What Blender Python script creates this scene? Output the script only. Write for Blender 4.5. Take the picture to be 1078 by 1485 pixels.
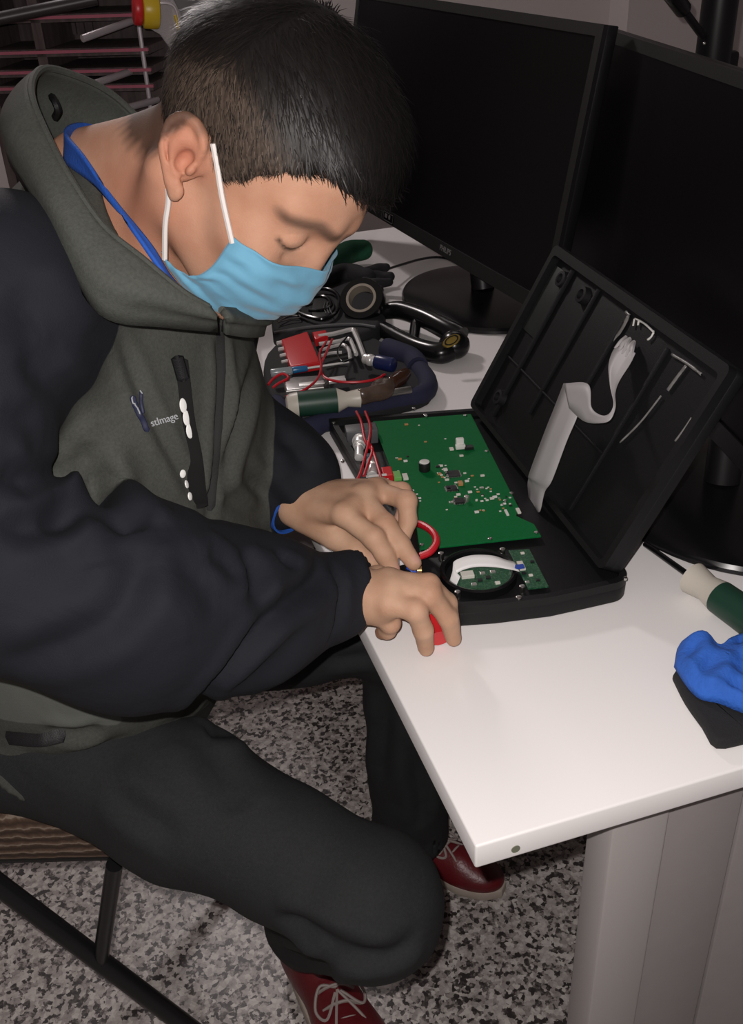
import bpy, bmesh, math, random
import numpy as np
from mathutils import Vector, Matrix, Euler, Quaternion
from mathutils import noise as mnoise

for o in list(bpy.data.objects):
    bpy.data.objects.remove(o)
S = bpy.context.scene
COL = S.collection
random.seed(7); rng = np.random.default_rng(7)

# ------------------------------------------------------------------ camera
# table-aligned world: +X runs into the desk, +Y along the desk away from us, z=0 the floor
CAMPOS = np.array([0.0, 0.0, 1.30])
MC = np.array([[0.9513668940226012, -0.3054361987179068, -0.040121832841284684],
               [0.1928294956667639, 0.48886376090556233, 0.8507814107478904],
               [0.24024532994147896, 0.8171419410273985, -0.5239859059700799]])
FPX, PCX, PCY = 1450.0, 539.0, 742.5
cam = bpy.data.cameras.new('camera')
camo = bpy.data.objects.new('camera', cam); COL.objects.link(camo)
cam.sensor_fit = 'VERTICAL'; cam.sensor_height = 36.0
cam.lens = 36.0 * FPX / 1485.0
cam.clip_start = 0.02
r0, r1, r2 = MC
camo.matrix_world = Matrix(((r0[0], r1[0], -r2[0], CAMPOS[0]), (r0[1], r1[1], -r2[1], CAMPOS[1]),
                            (r0[2], r1[2], -r2[2], CAMPOS[2]), (0, 0, 0, 1)))
S.camera = camo

def ray(x, y):
    return ((x - PCX) / FPX) * MC[0] - ((y - PCY) / FPX) * MC[1] + MC[2]
def Z(x, y, z):                       # point of the photo at world height z
    d = ray(x, y); return CAMPOS + d * ((CAMPOS[2] - z) / (-d[2]))
def D(x, y, dist):                    # point of the photo at a distance from the camera
    d = ray(x, y); return CAMPOS + d / np.linalg.norm(d) * dist
def proj(p):
    q = MC @ (np.array(p) - CAMPOS); return PCX + FPX * q[0] / q[2], PCY - FPX * q[1] / q[2]
def VD(x, y, dep):                    # point of the photo at a depth along the view
    return CAMPOS + ray(x, y) * dep
def YP(x, y, Y):
    d = ray(x, y); return CAMPOS + d * (Y / d[1])
def XP(x, y, X):
    d = ray(x, y); return CAMPOS + d * (X / d[0])
def PL(x, y, p0, n):                  # point of the photo on a plane
    d = ray(x, y); n = np.array(n, float)
    return CAMPOS + d * (np.dot(np.array(p0) - CAMPOS, n) / np.dot(d, n))

# ------------------------------------------------------------------ light, world, exposure
S.view_settings.view_transform = 'Standard'
S.view_settings.look = 'None'
S.view_settings.exposure = 0.08
S.view_settings.gamma = 1.0
S.view_settings.use_curve_mapping = False
W = bpy.data.worlds.new('World'); S.world = W; W.use_nodes = True
W.node_tree.nodes['Background'].inputs[0].default_value = (0.55, 0.46, 0.47, 1)
W.node_tree.nodes['Background'].inputs[1].default_value = 0.125
def lamp(name, kind, loc, energy, color, **kw):
    l = bpy.data.lights.new(name, kind); l.energy = energy; l.color = color
    for k, v in kw.items(): setattr(l, k, v)
    o = bpy.data.objects.new(name, l); COL.objects.link(o); o.location = loc
    return o
# the phone's own flash, beside the lens
fl = CAMPOS + 0.022 * MC[1] - 0.016 * MC[0] + 0.004 * MC[2]
lamp('phone_flash', 'POINT', fl, 28.0, (1.0, 0.94, 0.91), shadow_soft_size=0.004)
# a weak lamp high on the back wall, behind the desk's far end
cl = lamp('wall_lamp', 'AREA', (0.12, 2.62, 2.02), 10.0, (1.0, 0.91, 0.90), shape='DISK', size=0.2)
cl.rotation_euler = (math.radians(-57), 0, 0)

# ------------------------------------------------------------------ node helpers
def new_mat(name):
    m = bpy.data.materials.new(name); m.use_nodes = True
    return m, m.node_tree, m.node_tree.nodes['Principled BSDF']
def mat(name, color, rough=0.5, metal=0.0, noise=None, bump=None, spec=0.5, coat=0.0, alpha=None, trans=None, sheen=0.0, sss=0.0, emit=None):
    """noise=(scale, amount) mottles the colour; bump=(scale, strength, kind)"""
    m, t, p = new_mat(name)
    p.inputs['Base Color'].default_value = (*color, 1)
    p.inputs['Roughness'].default_value = rough
    p.inputs['Metallic'].default_value = metal
    p.inputs['Specular IOR Level'].default_value = spec
    p.inputs['Coat Weight'].default_value = coat
    p.inputs['Sheen Weight'].default_value = sheen
    if sss:
        p.inputs['Subsurface Weight'].default_value = sss
        p.inputs['Subsurface Radius'].default_value = (0.012, 0.004, 0.002)
        p.inputs['Subsurface Scale'].default_value = 0.35
    if trans: p.inputs['Transmission Weight'].default_value = trans
    if alpha is not None: p.inputs['Alpha'].default_value = alpha
    tc = t.nodes.new('ShaderNodeTexCoord')
    if noise:
        n = t.nodes.new('ShaderNodeTexNoise'); n.inputs['Scale'].default_value = noise[0]; n.inputs['Detail'].default_value = 4
        t.links.new(tc.outputs['Object'], n.inputs['Vector'])
        mx = t.nodes.new('ShaderNodeMix'); mx.data_type = 'RGBA'
        mx.inputs['A'].default_value = (*[c * (1 - noise[1]) for c in color], 1)
        mx.inputs['B'].default_value = (*[min(1, c * (1 + noise[1])) for c in color], 1)
        t.links.new(n.outputs['Fac'], mx.inputs['Factor']); t.links.new(mx.outputs['Result'], p.inputs['Base Color'])
    if bump:
        n = t.nodes.new('ShaderNodeTexNoise') if len(bump) < 3 or bump[2] == 'noise' else t.nodes.new('ShaderNodeTexVoronoi')
        n.inputs['Scale'].default_value = bump[0]
        t.links.new(tc.outputs['Object'], n.inputs['Vector'])
        b = t.nodes.new('ShaderNodeBump'); b.inputs['Strength'].default_value = bump[1]; b.inputs['Distance'].default_value = 0.002
        t.links.new(n.outputs[0], b.inputs['Height']); t.links.new(b.outputs[0], p.inputs['Normal'])
    return m
def ramp(t, stops, src, interp='LINEAR'):
    r = t.nodes.new('ShaderNodeValToRGB'); r.color_ramp.interpolation = interp
    e = r.color_ramp.elements
    while len(e) < len(stops): e.new(0.5)
    for i, (p, c) in enumerate(stops): e[i].position = p; e[i].color = (*c, 1)
    t.links.new(src, r.inputs[0]); return r
def attr_mix(m, attr, color_b, name_a='Base Color', soft=0.0008):
    """second colour where the named vertex attribute (a signed distance) is > 0"""
    t = m.node_tree; p = t.nodes['Principled BSDF']
    a = t.nodes.new('ShaderNodeAttribute'); a.attribute_name = attr
    mr = t.nodes.new('ShaderNodeMapRange'); mr.inputs['From Min'].default_value = -soft; mr.inputs['From Max'].default_value = soft
    t.links.new(a.outputs['Fac'], mr.inputs['Value'])
    mx = t.nodes.new('ShaderNodeMix'); mx.data_type = 'RGBA'
    src = p.inputs['Base Color'].links
    if src: t.links.new(src[0].from_socket, mx.inputs['A'])
    else: mx.inputs['A'].default_value = p.inputs['Base Color'].default_value
    mx.inputs['B'].default_value = (*color_b, 1)
    t.links.new(mr.outputs['Result'], mx.inputs['Factor'])
    t.links.new(mx.outputs['Result'], p.inputs['Base Color'])

# ------------------------------------------------------------------ object helpers
def empty(name, loc, label, cat, group=None):
    o = bpy.data.objects.new(name, None); COL.objects.link(o); o.location = Vector(loc); o.empty_display_size = 0.05
    o['label'] = label; o['category'] = cat
    if group: o['group'] = group
    return o
def tag(o, label, cat, group=None, kind=None):
    o['label'] = label; o['category'] = cat
    if group: o['group'] = group
    if kind: o['kind'] = kind
    return o
def link(name, me, material, parent=None, label=None, smooth=True):
    o = bpy.data.objects.new(name, me); COL.objects.link(o)
    for m in (material if isinstance(material, (list, tuple)) else [material]): me.materials.append(m)
    if smooth:
        me.shade_smooth()
    if parent is not None:
        o.parent = parent
        w = Matrix.Identity(4); q = parent
        chain = []
        while q is not None: chain.append(q); q = q.parent
        for q in reversed(chain): w = w @ q.matrix_parent_inverse @ q.matrix_basis
        o.matrix_parent_inverse = w.inverted()
    if label: o['label'] = label
    return o
def struct(o, label, cat='structure'):
    o['kind'] = 'structure'; o['label'] = label; o['category'] = cat; return o
def basis(a, b, up=(0, 0, 1)):
    a = np.array(a, float); b = np.array(b, float); z = b - a; L = np.linalg.norm(z); z = z / (L + 1e-12)
    u = np.array(up, float)
    if abs(z @ u) > 0.95: u = np.array([1.0, 0, 0]) if abs(z[0]) < 0.9 else np.array([0, 1.0, 0])
    x = np.cross(u, z); x /= np.linalg.norm(x); y = np.cross(z, x)
    return x, y, z, L

class MB:
    """collects shapes and links them as ONE mesh object"""
    def __init__(s): s.v = []; s.f = []; s.mi = []
    def add(s, v, f, m=0):
        n = len(s.v); s.v += [tuple(map(float, q)) for q in v]; s.f += [tuple(int(i) + n for i in q) for q in f]; s.mi += [m] * len(f); return s
    def bm(s, bm, mtx=None, m=0):
        if mtx is not None: bmesh.ops.transform(bm, matrix=mtx, verts=bm.verts)
        bm.verts.index_update()
        s.add([v.co[:] for v in bm.verts], [[v.index for v in f.verts] for f in bm.faces], m); bm.free(); return s
    def box(s, c, size, rot=None, bev=0.0, seg=2, m=0):
        b = bmesh.new(); bmesh.ops.create_cube(b, size=1.0)
        bmesh.ops.scale(b, vec=Vector(size), verts=b.verts)
        if bev: bmesh.ops.bevel(b, geom=b.edges[:], offset=bev, segments=seg, affect='EDGES', profile=0.5)
        M = Matrix.Translation(Vector(c))
        if rot is not None: M = M @ (rot.to_4x4() if hasattr(rot, 'to_4x4') else Matrix(np.array(rot).tolist()).to_4x4())
        return s.bm(b, M, m)
    def cyl(s, a, b, r, r2=None, seg=20, bev=0.0, m=0, caps=True):
        r2 = r if r2 is None else r2
        x, y, z, L = basis(a, b); a = np.array(a, float)
        prof = [(r, 0), (r2, L)]
        if bev: prof = [(r - bev, 0), (r - bev * .3, bev * .3), (r, bev), (r2, L - bev), (r2 - bev * .3, L - bev * .3), (r2 - bev, L)]
        return s.lathe(prof, a, (x, y, z), seg, m, caps)
    def lathe(s, prof, o, fr, seg=24, m=0, caps=True):
        x, y, z = [np.array(q, float) for q in fr]; o = np.array(o, float); V = []; Fc = []
        for r, h in prof:
            for k in range(seg):
                t = 2 * math.pi * k / seg; V.append(o + z * h + (x * math.cos(t) + y * math.sin(t)) * r)
        for i in range(len(prof) - 1):
            for k in range(seg):
                k2 = (k + 1) % seg; Fc.append((i * seg + k, i * seg + k2, (i + 1) * seg + k2, (i + 1) * seg + k))
        if caps:
            Fc.append(tuple(range(seg))[::-1]); n = (len(prof) - 1) * seg; Fc.append(tuple(n + k for k in range(seg)))
        return s.add(V, Fc, m)
    def tube(s, pts, r, seg=8, m=0, sub=6, closed=False):
        P = spline(pts, sub) if sub > 1 else np.array(pts, float)
        n = len(P); R = np.full(n, r) if np.isscalar(r) else np.interp(np.linspace(0, 1, n), np.linspace(0, 1, len(r)), r)
        T = np.gradient(P, axis=0); T /= np.linalg.norm(T, axis=1)[:, None] + 1e-12
        u = np.array([0, 0, 1.0]) if abs(T[0][2]) < .9 else np.array([1.0, 0, 0])
        V = []; Fc = []
        for i in range(n):
            u = u - T[i] * (u @ T[i]); u /= np.linalg.norm(u) + 1e-12; w = np.cross(T[i], u)
            for k in range(seg):
                t = 2 * math.pi * k / seg; V.append(P[i] + (u * math.cos(t) + w * math.sin(t)) * R[i])
        for i in range(n - 1):
            for k in range(seg):
                k2 = (k + 1) % seg; Fc.append((i * seg + k, i * seg + k2, (i + 1) * seg + k2, (i + 1) * seg + k))
        Fc.append(tuple(range(seg))[::-1]); Fc.append(tuple((n - 1) * seg + k for k in range(seg)))
        return s.add(V, Fc, m)
    def prism(s, poly, o, x, y, h0, h1, bev=0.0, m=0, seg=2):
        """2D polygon in the plane (o; x,y) extruded along x cross y from h0 to h1"""
        x = np.array(x, float); y = np.array(y, float); z = np.cross(x, y); o = np.array(o, float)
        b = bmesh.new()
        lo = [b.verts.new((p[0], p[1], h0)) for p in poly]
        f = b.faces.new(lo)
        e = bmesh.ops.extrude_face_region(b, geom=[f])
        up = [q for q in e['geom'] if isinstance(q, bmesh.types.BMVert)]
        for v in up: v.co.z = h1
        bmesh.ops.recalc_face_normals(b, faces=b.faces)
        if bev:
            ed = [q for q in b.edges if abs(q.verts[0].co.z - q.verts[1].co.z) < 1e-7]
            bmesh.ops.bevel(b, geom=ed, offset=bev, segments=seg, affect='EDGES', profile=0.5)
        M = Matrix(((x[0], y[0], z[0], o[0]), (x[1], y[1], z[1], o[1]), (x[2], y[2], z[2], o[2]), (0, 0, 0, 1)))
        return s.bm(b, M, m)
    def frame(s, outer, inner, o, x, y, h0, h1, m=0):
        """flat ring between two polygons with equal point counts"""
        x = np.array(x, float); y = np.array(y, float); z = np.cross(x, y); o = np.array(o, float); n = len(outer); V = []
        for h in (h0, h1):
            for poly in (outer, inner):
                V += [o + x * p[0] + y * p[1] + z * h for p in poly]
        Fc = []
        for k in range(n):
            j = (k + 1) % n
            Fc += [(k, n + k, n + j, j), (2 * n + k, 2 * n + j, 3 * n + j, 3 * n + k), (k, j, 2 * n + j, 2 * n + k), (n + k, 3 * n + k, 3 * n + j, n + j)]
        return s.add(V, Fc, m)
    def ball(s, c, r, seg=16, rings=10, fr=None, m=0):
        b = bmesh.new(); bmesh.ops.create_uvsphere(b, u_segments=seg, v_segments=rings, radius=1.0)
        r = (r, r, r) if np.isscalar(r) else r
        M = Matrix.Translation(Vector(c))
        if fr is not None:
            x, y, z = fr; M = M @ Matrix(((x[0], y[0], z[0]), (x[1], y[1], z[1]), (x[2], y[2], z[2]))).to_4x4()
        M = M @ Matrix.Diagonal((*r, 1.0))
        return s.bm(b, M, m)
    def grid(s, P, m=0, closed_u=False):
        """P[i][j] point grid"""
        P = np.array(P, float); a, b = P.shape[:2]; Fc = []
        for i in range(a - (0 if closed_u else 1)):
            for j in range(b - 1):
                i2 = (i + 1) % a; Fc.append((i * b + j, i2 * b + j, i2 * b + j + 1, i * b + j + 1))
        return s.add(P.reshape(-1, 3), Fc, m)
    def build(s, name, material, parent=None, label=None, smooth=True, auto=35, solid=None, subsurf=0, bevel=0):
        me = bpy.data.meshes.new(name); me.from_pydata(s.v, [], s.f); me.validate(verbose=False)
        b = bmesh.new(); b.from_mesh(me); bmesh.ops.recalc_face_normals(b, faces=b.faces); b.to_mesh(me); b.free()
        if len(me.polygons) == len(s.mi): me.polygons.foreach_set('material_index', s.mi)
        o = link(name, me, material, parent, label, smooth)
        if smooth and auto and not subsurf:
            me.set_sharp_from_angle(angle=math.radians(auto))
        if solid:
            md = o.modifiers.new('solid', 'SOLIDIFY'); md.thickness = solid; md.offset = 0
        if subsurf:
            md = o.modifiers.new('sub', 'SUBSURF'); md.levels = subsurf; md.render_levels = subsurf
        return o
def spline(pts, sub=6):
    P = np.array(pts, float); n = len(P)
    if n < 3: return np.array([P[0] + (P[-1] - P[0]) * t for t in np.linspace(0, 1, sub + 1)])
    Q = np.vstack([2 * P[0] - P[1], P, 2 * P[-1] - P[-2]]); out = []
    for i in range(n - 1):
        p0, p1, p2, p3 = Q[i:i + 4]
        for t in np.linspace(0, 1, sub, endpoint=False):
            out.append(.5 * (2 * p1 + (p2 - p0) * t + (2 * p0 - 5 * p1 + 4 * p2 - p3) * t * t + (3 * p1 - p0 - 3 * p2 + p3) * t ** 3))
    out.append(P[-1]); return np.array(out)
def ribbon(pts, wdirs, width, mb, m=0, sub=8):
    P = spline(pts, sub); Wd = spline(wdirs, sub); Wd /= np.linalg.norm(Wd, axis=1)[:, None]
    mb.grid(np.stack([P - Wd * width / 2, P - Wd * width / 6, P + Wd * width / 6, P + Wd * width / 2], 1), m); return mb
def text_mesh(body, size, o, x, y, material, name, parent=None, depth=0.0004, label=None):
    c = bpy.data.curves.new(name, 'FONT'); c.body = body; c.size = size; c.extrude = depth; c.align_x = 'LEFT'; c.align_y = 'BOTTOM'
    t = bpy.data.objects.new('tmp_text', c); COL.objects.link(t)
    me = bpy.data.meshes.new_from_object(t.evaluated_get(bpy.context.evaluated_depsgraph_get())); me.name = name
    bpy.data.objects.remove(t); bpy.data.curves.remove(c)
    x = np.array(x, float); y = np.array(y, float); x /= np.linalg.norm(x); y = y - x * (x @ y); y /= np.linalg.norm(y); z = np.cross(x, y)
    me.transform(Matrix(((x[0], y[0], z[0], o[0]), (x[1], y[1], z[1], o[1]), (x[2], y[2], z[2], o[2]), (0, 0, 0, 1))))
    me.materials.clear()
    return link(name, me, material, parent, label, smooth=False)

# ------------------------------------------------------------------ signed-distance sculpting
class Field:
    def __init__(s, lo, hi, h, far=0.06):
        s.lo = np.array(lo, float); s.h = h; s.n = np.ceil((np.array(hi) - s.lo) / h).astype(int) + 1
        s.g = np.full(s.n, far, np.float32); s.far = far
    def sub(s, lo, hi, pad):
        a = np.clip(np.floor((np.array(lo) - pad - s.lo) / s.h).astype(int), 0, s.n - 1)
        b = np.clip(np.ceil((np.array(hi) + pad - s.lo) / s.h).astype(int) + 1, 1, s.n)
        if np.any(b <= a): return None
        ax = [s.lo[i] + s.h * np.arange(a[i], b[i]) for i in range(3)]
        X = np.stack(np.meshgrid(*ax, indexing='ij'), -1).astype(np.float32)
        return (slice(a[0], b[0]), slice(a[1], b[1]), slice(a[2], b[2])), X
    def op(s, prim, k=0.005, mode='add'):
        fn, lo, hi = prim
        r = s.sub(lo, hi, s.far + k + 0.002 if mode == 'add' else k + 0.003)
        if r is None: return s
        sl, X = r; d = fn(X).astype(np.float32); g = s.g[sl]
        if mode == 'add':
            hh = np.maximum(k - np.abs(g - d), 0) / max(k, 1e-6); s.g[sl] = np.minimum(g, d) - hh * hh * k * .25
        elif mode == 'cut':
            d = -d; hh = np.maximum(k - np.abs(g - d), 0) / max(k, 1e-6); s.g[sl] = np.maximum(g, d) + hh * hh * k * .25
        elif mode == 'bump':      # k = amount; raises the surface smoothly within the primitive
            w = np.clip(-d / max(abs(k) * 4, 1e-6), 0, 1); s.g[sl] = g - k * w * w * (3 - 2 * w)
        return s
    def mesh(s, smooth=1):
        return surface_nets(s.g, s.lo, s.h, smooth)
def surface_nets(g, lo, h, smooth=1):
    n = g.shape; ins = g < 0
    c = np.zeros([q - 1 for q in n], np.int8)
    for dx in (0, 1):
        for dy in (0, 1):
            for dz in (0, 1): c += ins[dx:n[0] - 1 + dx, dy:n[1] - 1 + dy, dz:n[2] - 1 + dz]
    act = (c > 0) & (c < 8); idx = np.argwhere(act); ids = np.full(act.shape, -1, np.int64); ids[act] = np.arange(len(idx))
    acc = np.zeros((len(idx), 3)); cnt = np.zeros(len(idx)); i0 = idx
    cor = [(0, 0, 0), (1, 0, 0), (0, 1, 0), (1, 1, 0), (0, 0, 1), (1, 0, 1), (0, 1, 1), (1, 1, 1)]
    for a in range(8):
        for b in range(a + 1, 8):
            ca, cb = np.array(cor[a]), np.array(cor[b])
            if np.abs(ca - cb).sum() != 1: continue
            va = g[tuple((i0 + ca).T)]; vb = g[tuple((i0 + cb).T)]; x = (va < 0) != (vb < 0)
            t = np.where(x, va / np.where(x, va - vb, 1), 0); p = i0 + ca + (cb - ca) * t[:, None]
            acc[x] += p[x]; cnt[x] += 1
    V = acc / cnt[:, None] * h + lo
    Q = []
    for ax in range(3):
        o1, o2 = [(1, 2), (2, 0), (0, 1)][ax]
        A = ins[tuple(slice(0, n[ax] - 1) if i == ax else slice(1, n[i] - 1) for i in range(3))]
        B = ins[tuple(slice(1, n[ax]) if i == ax else slice(1, n[i] - 1) for i in range(3))]
        for flip, m in ((False, A & ~B), (True, ~A & B)):
            q = np.argwhere(m)
            if not len(q): continue
            for i in range(3):
                if i != ax: q[:, i] += 1
            def cell(a, b):
                r = q.copy(); r[:, o1] -= a; r[:, o2] -= b; return ids[tuple(r.T)]
            f = np.stack([cell(0, 0), cell(1, 0), cell(1, 1), cell(0, 1)], 1)
            Q.append(f[:, ::-1] if flip else f)
    Q = np.concatenate(Q)
    for _ in range(smooth):
        e = np.concatenate([Q[:, [0, 1]], Q[:, [1, 2]], Q[:, [2, 3]], Q[:, [3, 0]]])
        acc = np.zeros_like(V); cnt = np.zeros(len(V))
        for i in range(3):
            acc[:, i] = np.bincount(e[:, 0], V[e[:, 1], i], len(V)) + np.bincount(e[:, 1], V[e[:, 0], i], len(V))
        cnt = np.bincount(e[:, 0], minlength=len(V)) + np.bincount(e[:, 1], minlength=len(V))
        V = V * .5 + .5 * acc / np.maximum(cnt, 1)[:, None]
    return V, Q
def np_mesh(name, V, Q):
    me = bpy.data.meshes.new(name); Q = np.asarray(Q); k = Q.shape[1]
    me.vertices.add(len(V)); me.vertices.foreach_set('co', np.asarray(V, np.float32).ravel())
    me.loops.add(Q.size); me.loops.foreach_set('vertex_index', Q.astype(np.int32).ravel())
    me.polygons.add(len(Q)); me.polygons.foreach_set('loop_start', np.arange(0, Q.size, k, dtype=np.int32))
    me.update(calc_edges=True); me.validate(); return me
def set_attr(me, name, vals):
    a = me.attributes.new(name, 'FLOAT', 'POINT'); a.data.foreach_set('value', np.asarray(vals, np.float32))
# primitives: (function of points, low corner, high corner)
def P_cone(a, b, ra, rb=None):
    rb = ra if rb is None else rb
    a = np.array(a, np.float32); b = np.array(b, np.float32); ab = b - a; L2 = float(ab @ ab) + 1e-12; R = max(ra, rb)
    def fn(X):
        t = np.clip(((X - a) @ ab) / L2, 0, 1); q = X - a - t[..., None] * ab
        return np.sqrt((q * q).sum(-1)) - (ra + (rb - ra) * t)
    return fn, np.minimum(a, b) - R, np.maximum(a, b) + R
def P_ell(c, r, fr=None):
    c = np.array(c, np.float32); r = np.array(r, np.float32); R = np.eye(3, dtype=np.float32) if fr is None else np.array(fr, np.float32)   # rows = axes
    ext = np.sqrt(((R * r[:, None]) ** 2).sum(0))
    def fn(X):
        q = (X - c) @ R.T; k0 = np.sqrt(((q / r) ** 2).sum(-1)); k1 = np.sqrt(((q / (r * r)) ** 2).sum(-1))
        return k0 * (k0 - 1) / np.maximum(k1, 1e-6)
    return fn, c - ext, c + ext
def P_box(c, half, fr=None, rad=0.004):
    c = np.array(c, np.float32); hf = np.array(half, np.float32) - rad; R = np.eye(3, dtype=np.float32) if fr is None else np.array(fr, np.float32)
    ext = (np.abs(R) * np.array(half)[:, None]).sum(0)
    def fn(X):
        q = np.abs((X - c) @ R.T) - hf
        return np.sqrt((np.maximum(q, 0) ** 2).sum(-1)) + np.minimum(q.max(-1), 0) - rad
    return fn, c - ext, c + ext
def P_chain(pts, rad, sub=4):
    P = spline(pts, sub); R = np.interp(np.linspace(0, 1, len(P)), np.linspace(0, 1, len(rad)), rad).astype(np.float32) if not np.isscalar(rad) else np.full(len(P), rad, np.float32)
    fs = [P_cone(P[i], P[i + 1], R[i], R[i + 1]) for i in range(len(P) - 1)]
    def fn(X):
        d = fs[0][0](X)
        for f in fs[1:]: d = np.minimum(d, f[0](X))
        return d
    return fn, np.min([f[1] for f in fs], 0), np.max([f[2] for f in fs], 0)
def field_noise(X, scale, seed=0):
    """cheap smooth pseudo-noise from a few sine waves, about -1..1"""
    r = np.random.default_rng(seed); d = np.zeros(X.shape[:-1], np.float32)
    for _ in range(7):
        k = r.normal(size=3); k /= np.linalg.norm(k); f = scale * r.uniform(.6, 1.7)
        d += np.sin(X @ (k * f).astype(np.float32) + r.uniform(0, 6.28))
    return d / 4

from mathutils.bvhtree import BVHTree
class Surf:
    """finds where the photo's pixels land on a mesh, and presses folds into it"""
    def __init__(s, V, Q): s.V = np.array(V, float); s.Q = Q; s.t = BVHTree.FromPolygons([Vector(v) for v in s.V], [tuple(int(i) for i in q) for q in Q])
    def at(s, x, y):
        d = Vector(ray(x, y)).normalized(); r = s.t.ray_cast(Vector(CAMPOS), d)
        return (None, None) if r[0] is None else (np.array(r[0]), np.array(r[1]) * (1 if Vector(r[1]).dot(d) < 0 else -1))
    def curve(s, px, sub=6, off=0.0):
        out = []
        for x, y in spline([(*q, 0) for q in px], sub)[:, :2]:
            p, n = s.at(x, y)
            if p is not None: out.append(p + n * off)
        return np.array(out)
    def folds(s, items):
        nrm = vert_normals(s.V, s.Q); disp = np.zeros(len(s.V))
        for px, w, depth in items:
            C = s.curve(px, 5)
            if len(C) < 2: continue
            lo, hi = C.min(0) - 4 * w, C.max(0) + 4 * w
            k = np.where(np.all((s.V > lo) & (s.V < hi), 1))[0]
            if not len(k): continue
            P = s.V[k]; best = np.full(len(k), 9.0); para = np.zeros(len(k)); n = len(C) - 1
            for i in range(n):
                a, b = C[i], C[i + 1]; ab = b - a; t = np.clip(((P - a) @ ab) / (ab @ ab + 1e-12), 0, 1)
                d = np.linalg.norm(P - a - t[:, None] * ab, axis=1); m = d < best; best[m] = d[m]; para[m] = (i + t[m]) / n
            env = np.clip(np.minimum(para, 1 - para) * 4, 0, 1) ** .7
            disp[k] += env * depth * (-np.exp(-(best / w) ** 2) + .55 * np.exp(-((best - 2 * w) / w) ** 2))
        s.V = s.V + nrm * disp[:, None]; return s.V
def vert_normals(V, Q):
    n = np.cross(V[Q[:, 2]] - V[Q[:, 0]], V[Q[:, 3]] - V[Q[:, 1]]); N = np.zeros_like(V)
    for i in range(4):
        for c in range(3): N[:, c] += np.bincount(Q[:, i], n[:, c], len(V))
    return N / (np.linalg.norm(N, axis=1)[:, None] + 1e-12)
# ------------------------------------------------------------------ common materials
HT = 0.70                                   # table height
black_plastic = mat('black_plastic', (0.007, 0.007, 0.0075), 0.5, bump=(900, .15), spec=.3)
gloss_black = mat('gloss_black', (0.006, 0.006, 0.0065), 0.22, spec=.35)
dark_metal = mat('dark_metal', (0.02, 0.02, 0.022), 0.35, .6)
chrome = mat('chrome', (0.78, 0.77, 0.75), 0.34, .55)
white_plastic = mat('white_plastic', (0.72, 0.71, 0.68), 0.45)
red_plastic = mat('red_plastic', (0.55, 0.016, 0.02), 0.35)

# ------------------------------------------------------------------ the room
m, t, p = new_mat('terrazzo')
tc = t.nodes.new('ShaderNodeTexCoord')
def vor(scale, rnd=1.0):
    v = t.nodes.new('ShaderNodeTexVoronoi'); v.inputs['Scale'].default_value = scale; v.inputs['Randomness'].default_value = rnd
    t.links.new(warp.outputs[0], v.inputs['Vector']); return v
nz = t.nodes.new('ShaderNodeTexNoise'); nz.inputs['Scale'].default_value = 130; nz.inputs['Detail'].default_value = 3
t.links.new(tc.outputs['Object'], nz.inputs['Vector'])
sc_ = t.nodes.new('ShaderNodeVectorMath'); sc_.operation = 'SCALE'; sc_.inputs['Scale'].default_value = 0.012
t.links.new(nz.outputs['Color'], sc_.inputs[0])
warp = t.nodes.new('ShaderNodeVectorMath'); warp.operation = 'ADD'
t.links.new(tc.outputs['Object'], warp.inputs[0]); t.links.new(sc_.outputs[0], warp.inputs[1])
v1 = vor(150); sep = t.nodes.new('ShaderNodeSeparateColor'); t.links.new(v1.outputs['Color'], sep.inputs[0])
n2 = t.nodes.new('ShaderNodeTexNoise'); n2.inputs['Scale'].default_value = 95; n2.inputs['Detail'].default_value = 5; n2.inputs['Roughness'].default_value = .65
t.links.new(tc.outputs['Object'], n2.inputs['Vector'])
ad = t.nodes.new('ShaderNodeMath'); ad.operation = 'MULTIPLY_ADD'; ad.inputs[1].default_value = .42
t.links.new(sep.outputs[0], ad.inputs[0])
ad2 = t.nodes.new('ShaderNodeMath'); ad2.operation = 'MULTIPLY'; ad2.inputs[1].default_value = .60
t.links.new(n2.outputs['Fac'], ad2.inputs[0]); t.links.new(ad2.outputs[0], ad.inputs[2])
r_ = ramp(t, [(0.33, (.035, .030, .029)), (.41, (.10, .087, .083)), (.45, (.27, .24, .228)), (.60, (.42, .38, .36)), (.72, (.56, .52, .49))], ad.outputs[0])
t.links.new(r_.outputs[0], p.inputs['Base Color']); p.inputs['Roughness'].default_value = .38
terrazzo = m
wall_paint = mat('wall_paint', (.62, .565, .555), .85, noise=(3, .05), bump=(220, .15))
f = MB(); f.box((0.3, 1.6, -.05), (5.2, 5.6, .1)); struct(f.build('floor', terrazzo, smooth=False), 'speckled grey and black terrazzo floor', 'floor')

# back wall beyond the desk, and the lighter pillar strip; top corner seen at (884,20)
WY = 2.75
cor = YP(884, 20, WY)[0]; strip = YP(994, 50, WY)[0]
f = MB(); f.box(((-2.3 + cor) / 2, WY + .05, 1.4), (cor + 2.3, .1, 2.8)); struct(f.build('wall_back', wall_paint, smooth=False), 'plain pale wall behind the monitors', 'wall')
f = MB(); f.box((cor + .9, WY - .0, 1.4), (1.8, .2, 2.8)); struct(f.build('wall_right', wall_paint, smooth=False), 'pale wall standing forward of the back wall at the corner', 'wall')
f = MB(); f.box((strip + .03, WY - .11, 1.4), (.05, .03, 2.8), bev=.004); struct(f.build('trim_1', mat('trim_paint', (.74, .70, .68), .6), smooth=False), 'narrow pale vertical trim strip on the right wall', 'trim')
f = MB(); f.box((-2.3, 1.0, 1.4), (.1, 4.4, 2.8)); struct(f.build('wall_left', wall_paint, smooth=False), 'pale wall at the left of the room', 'wall')
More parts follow.
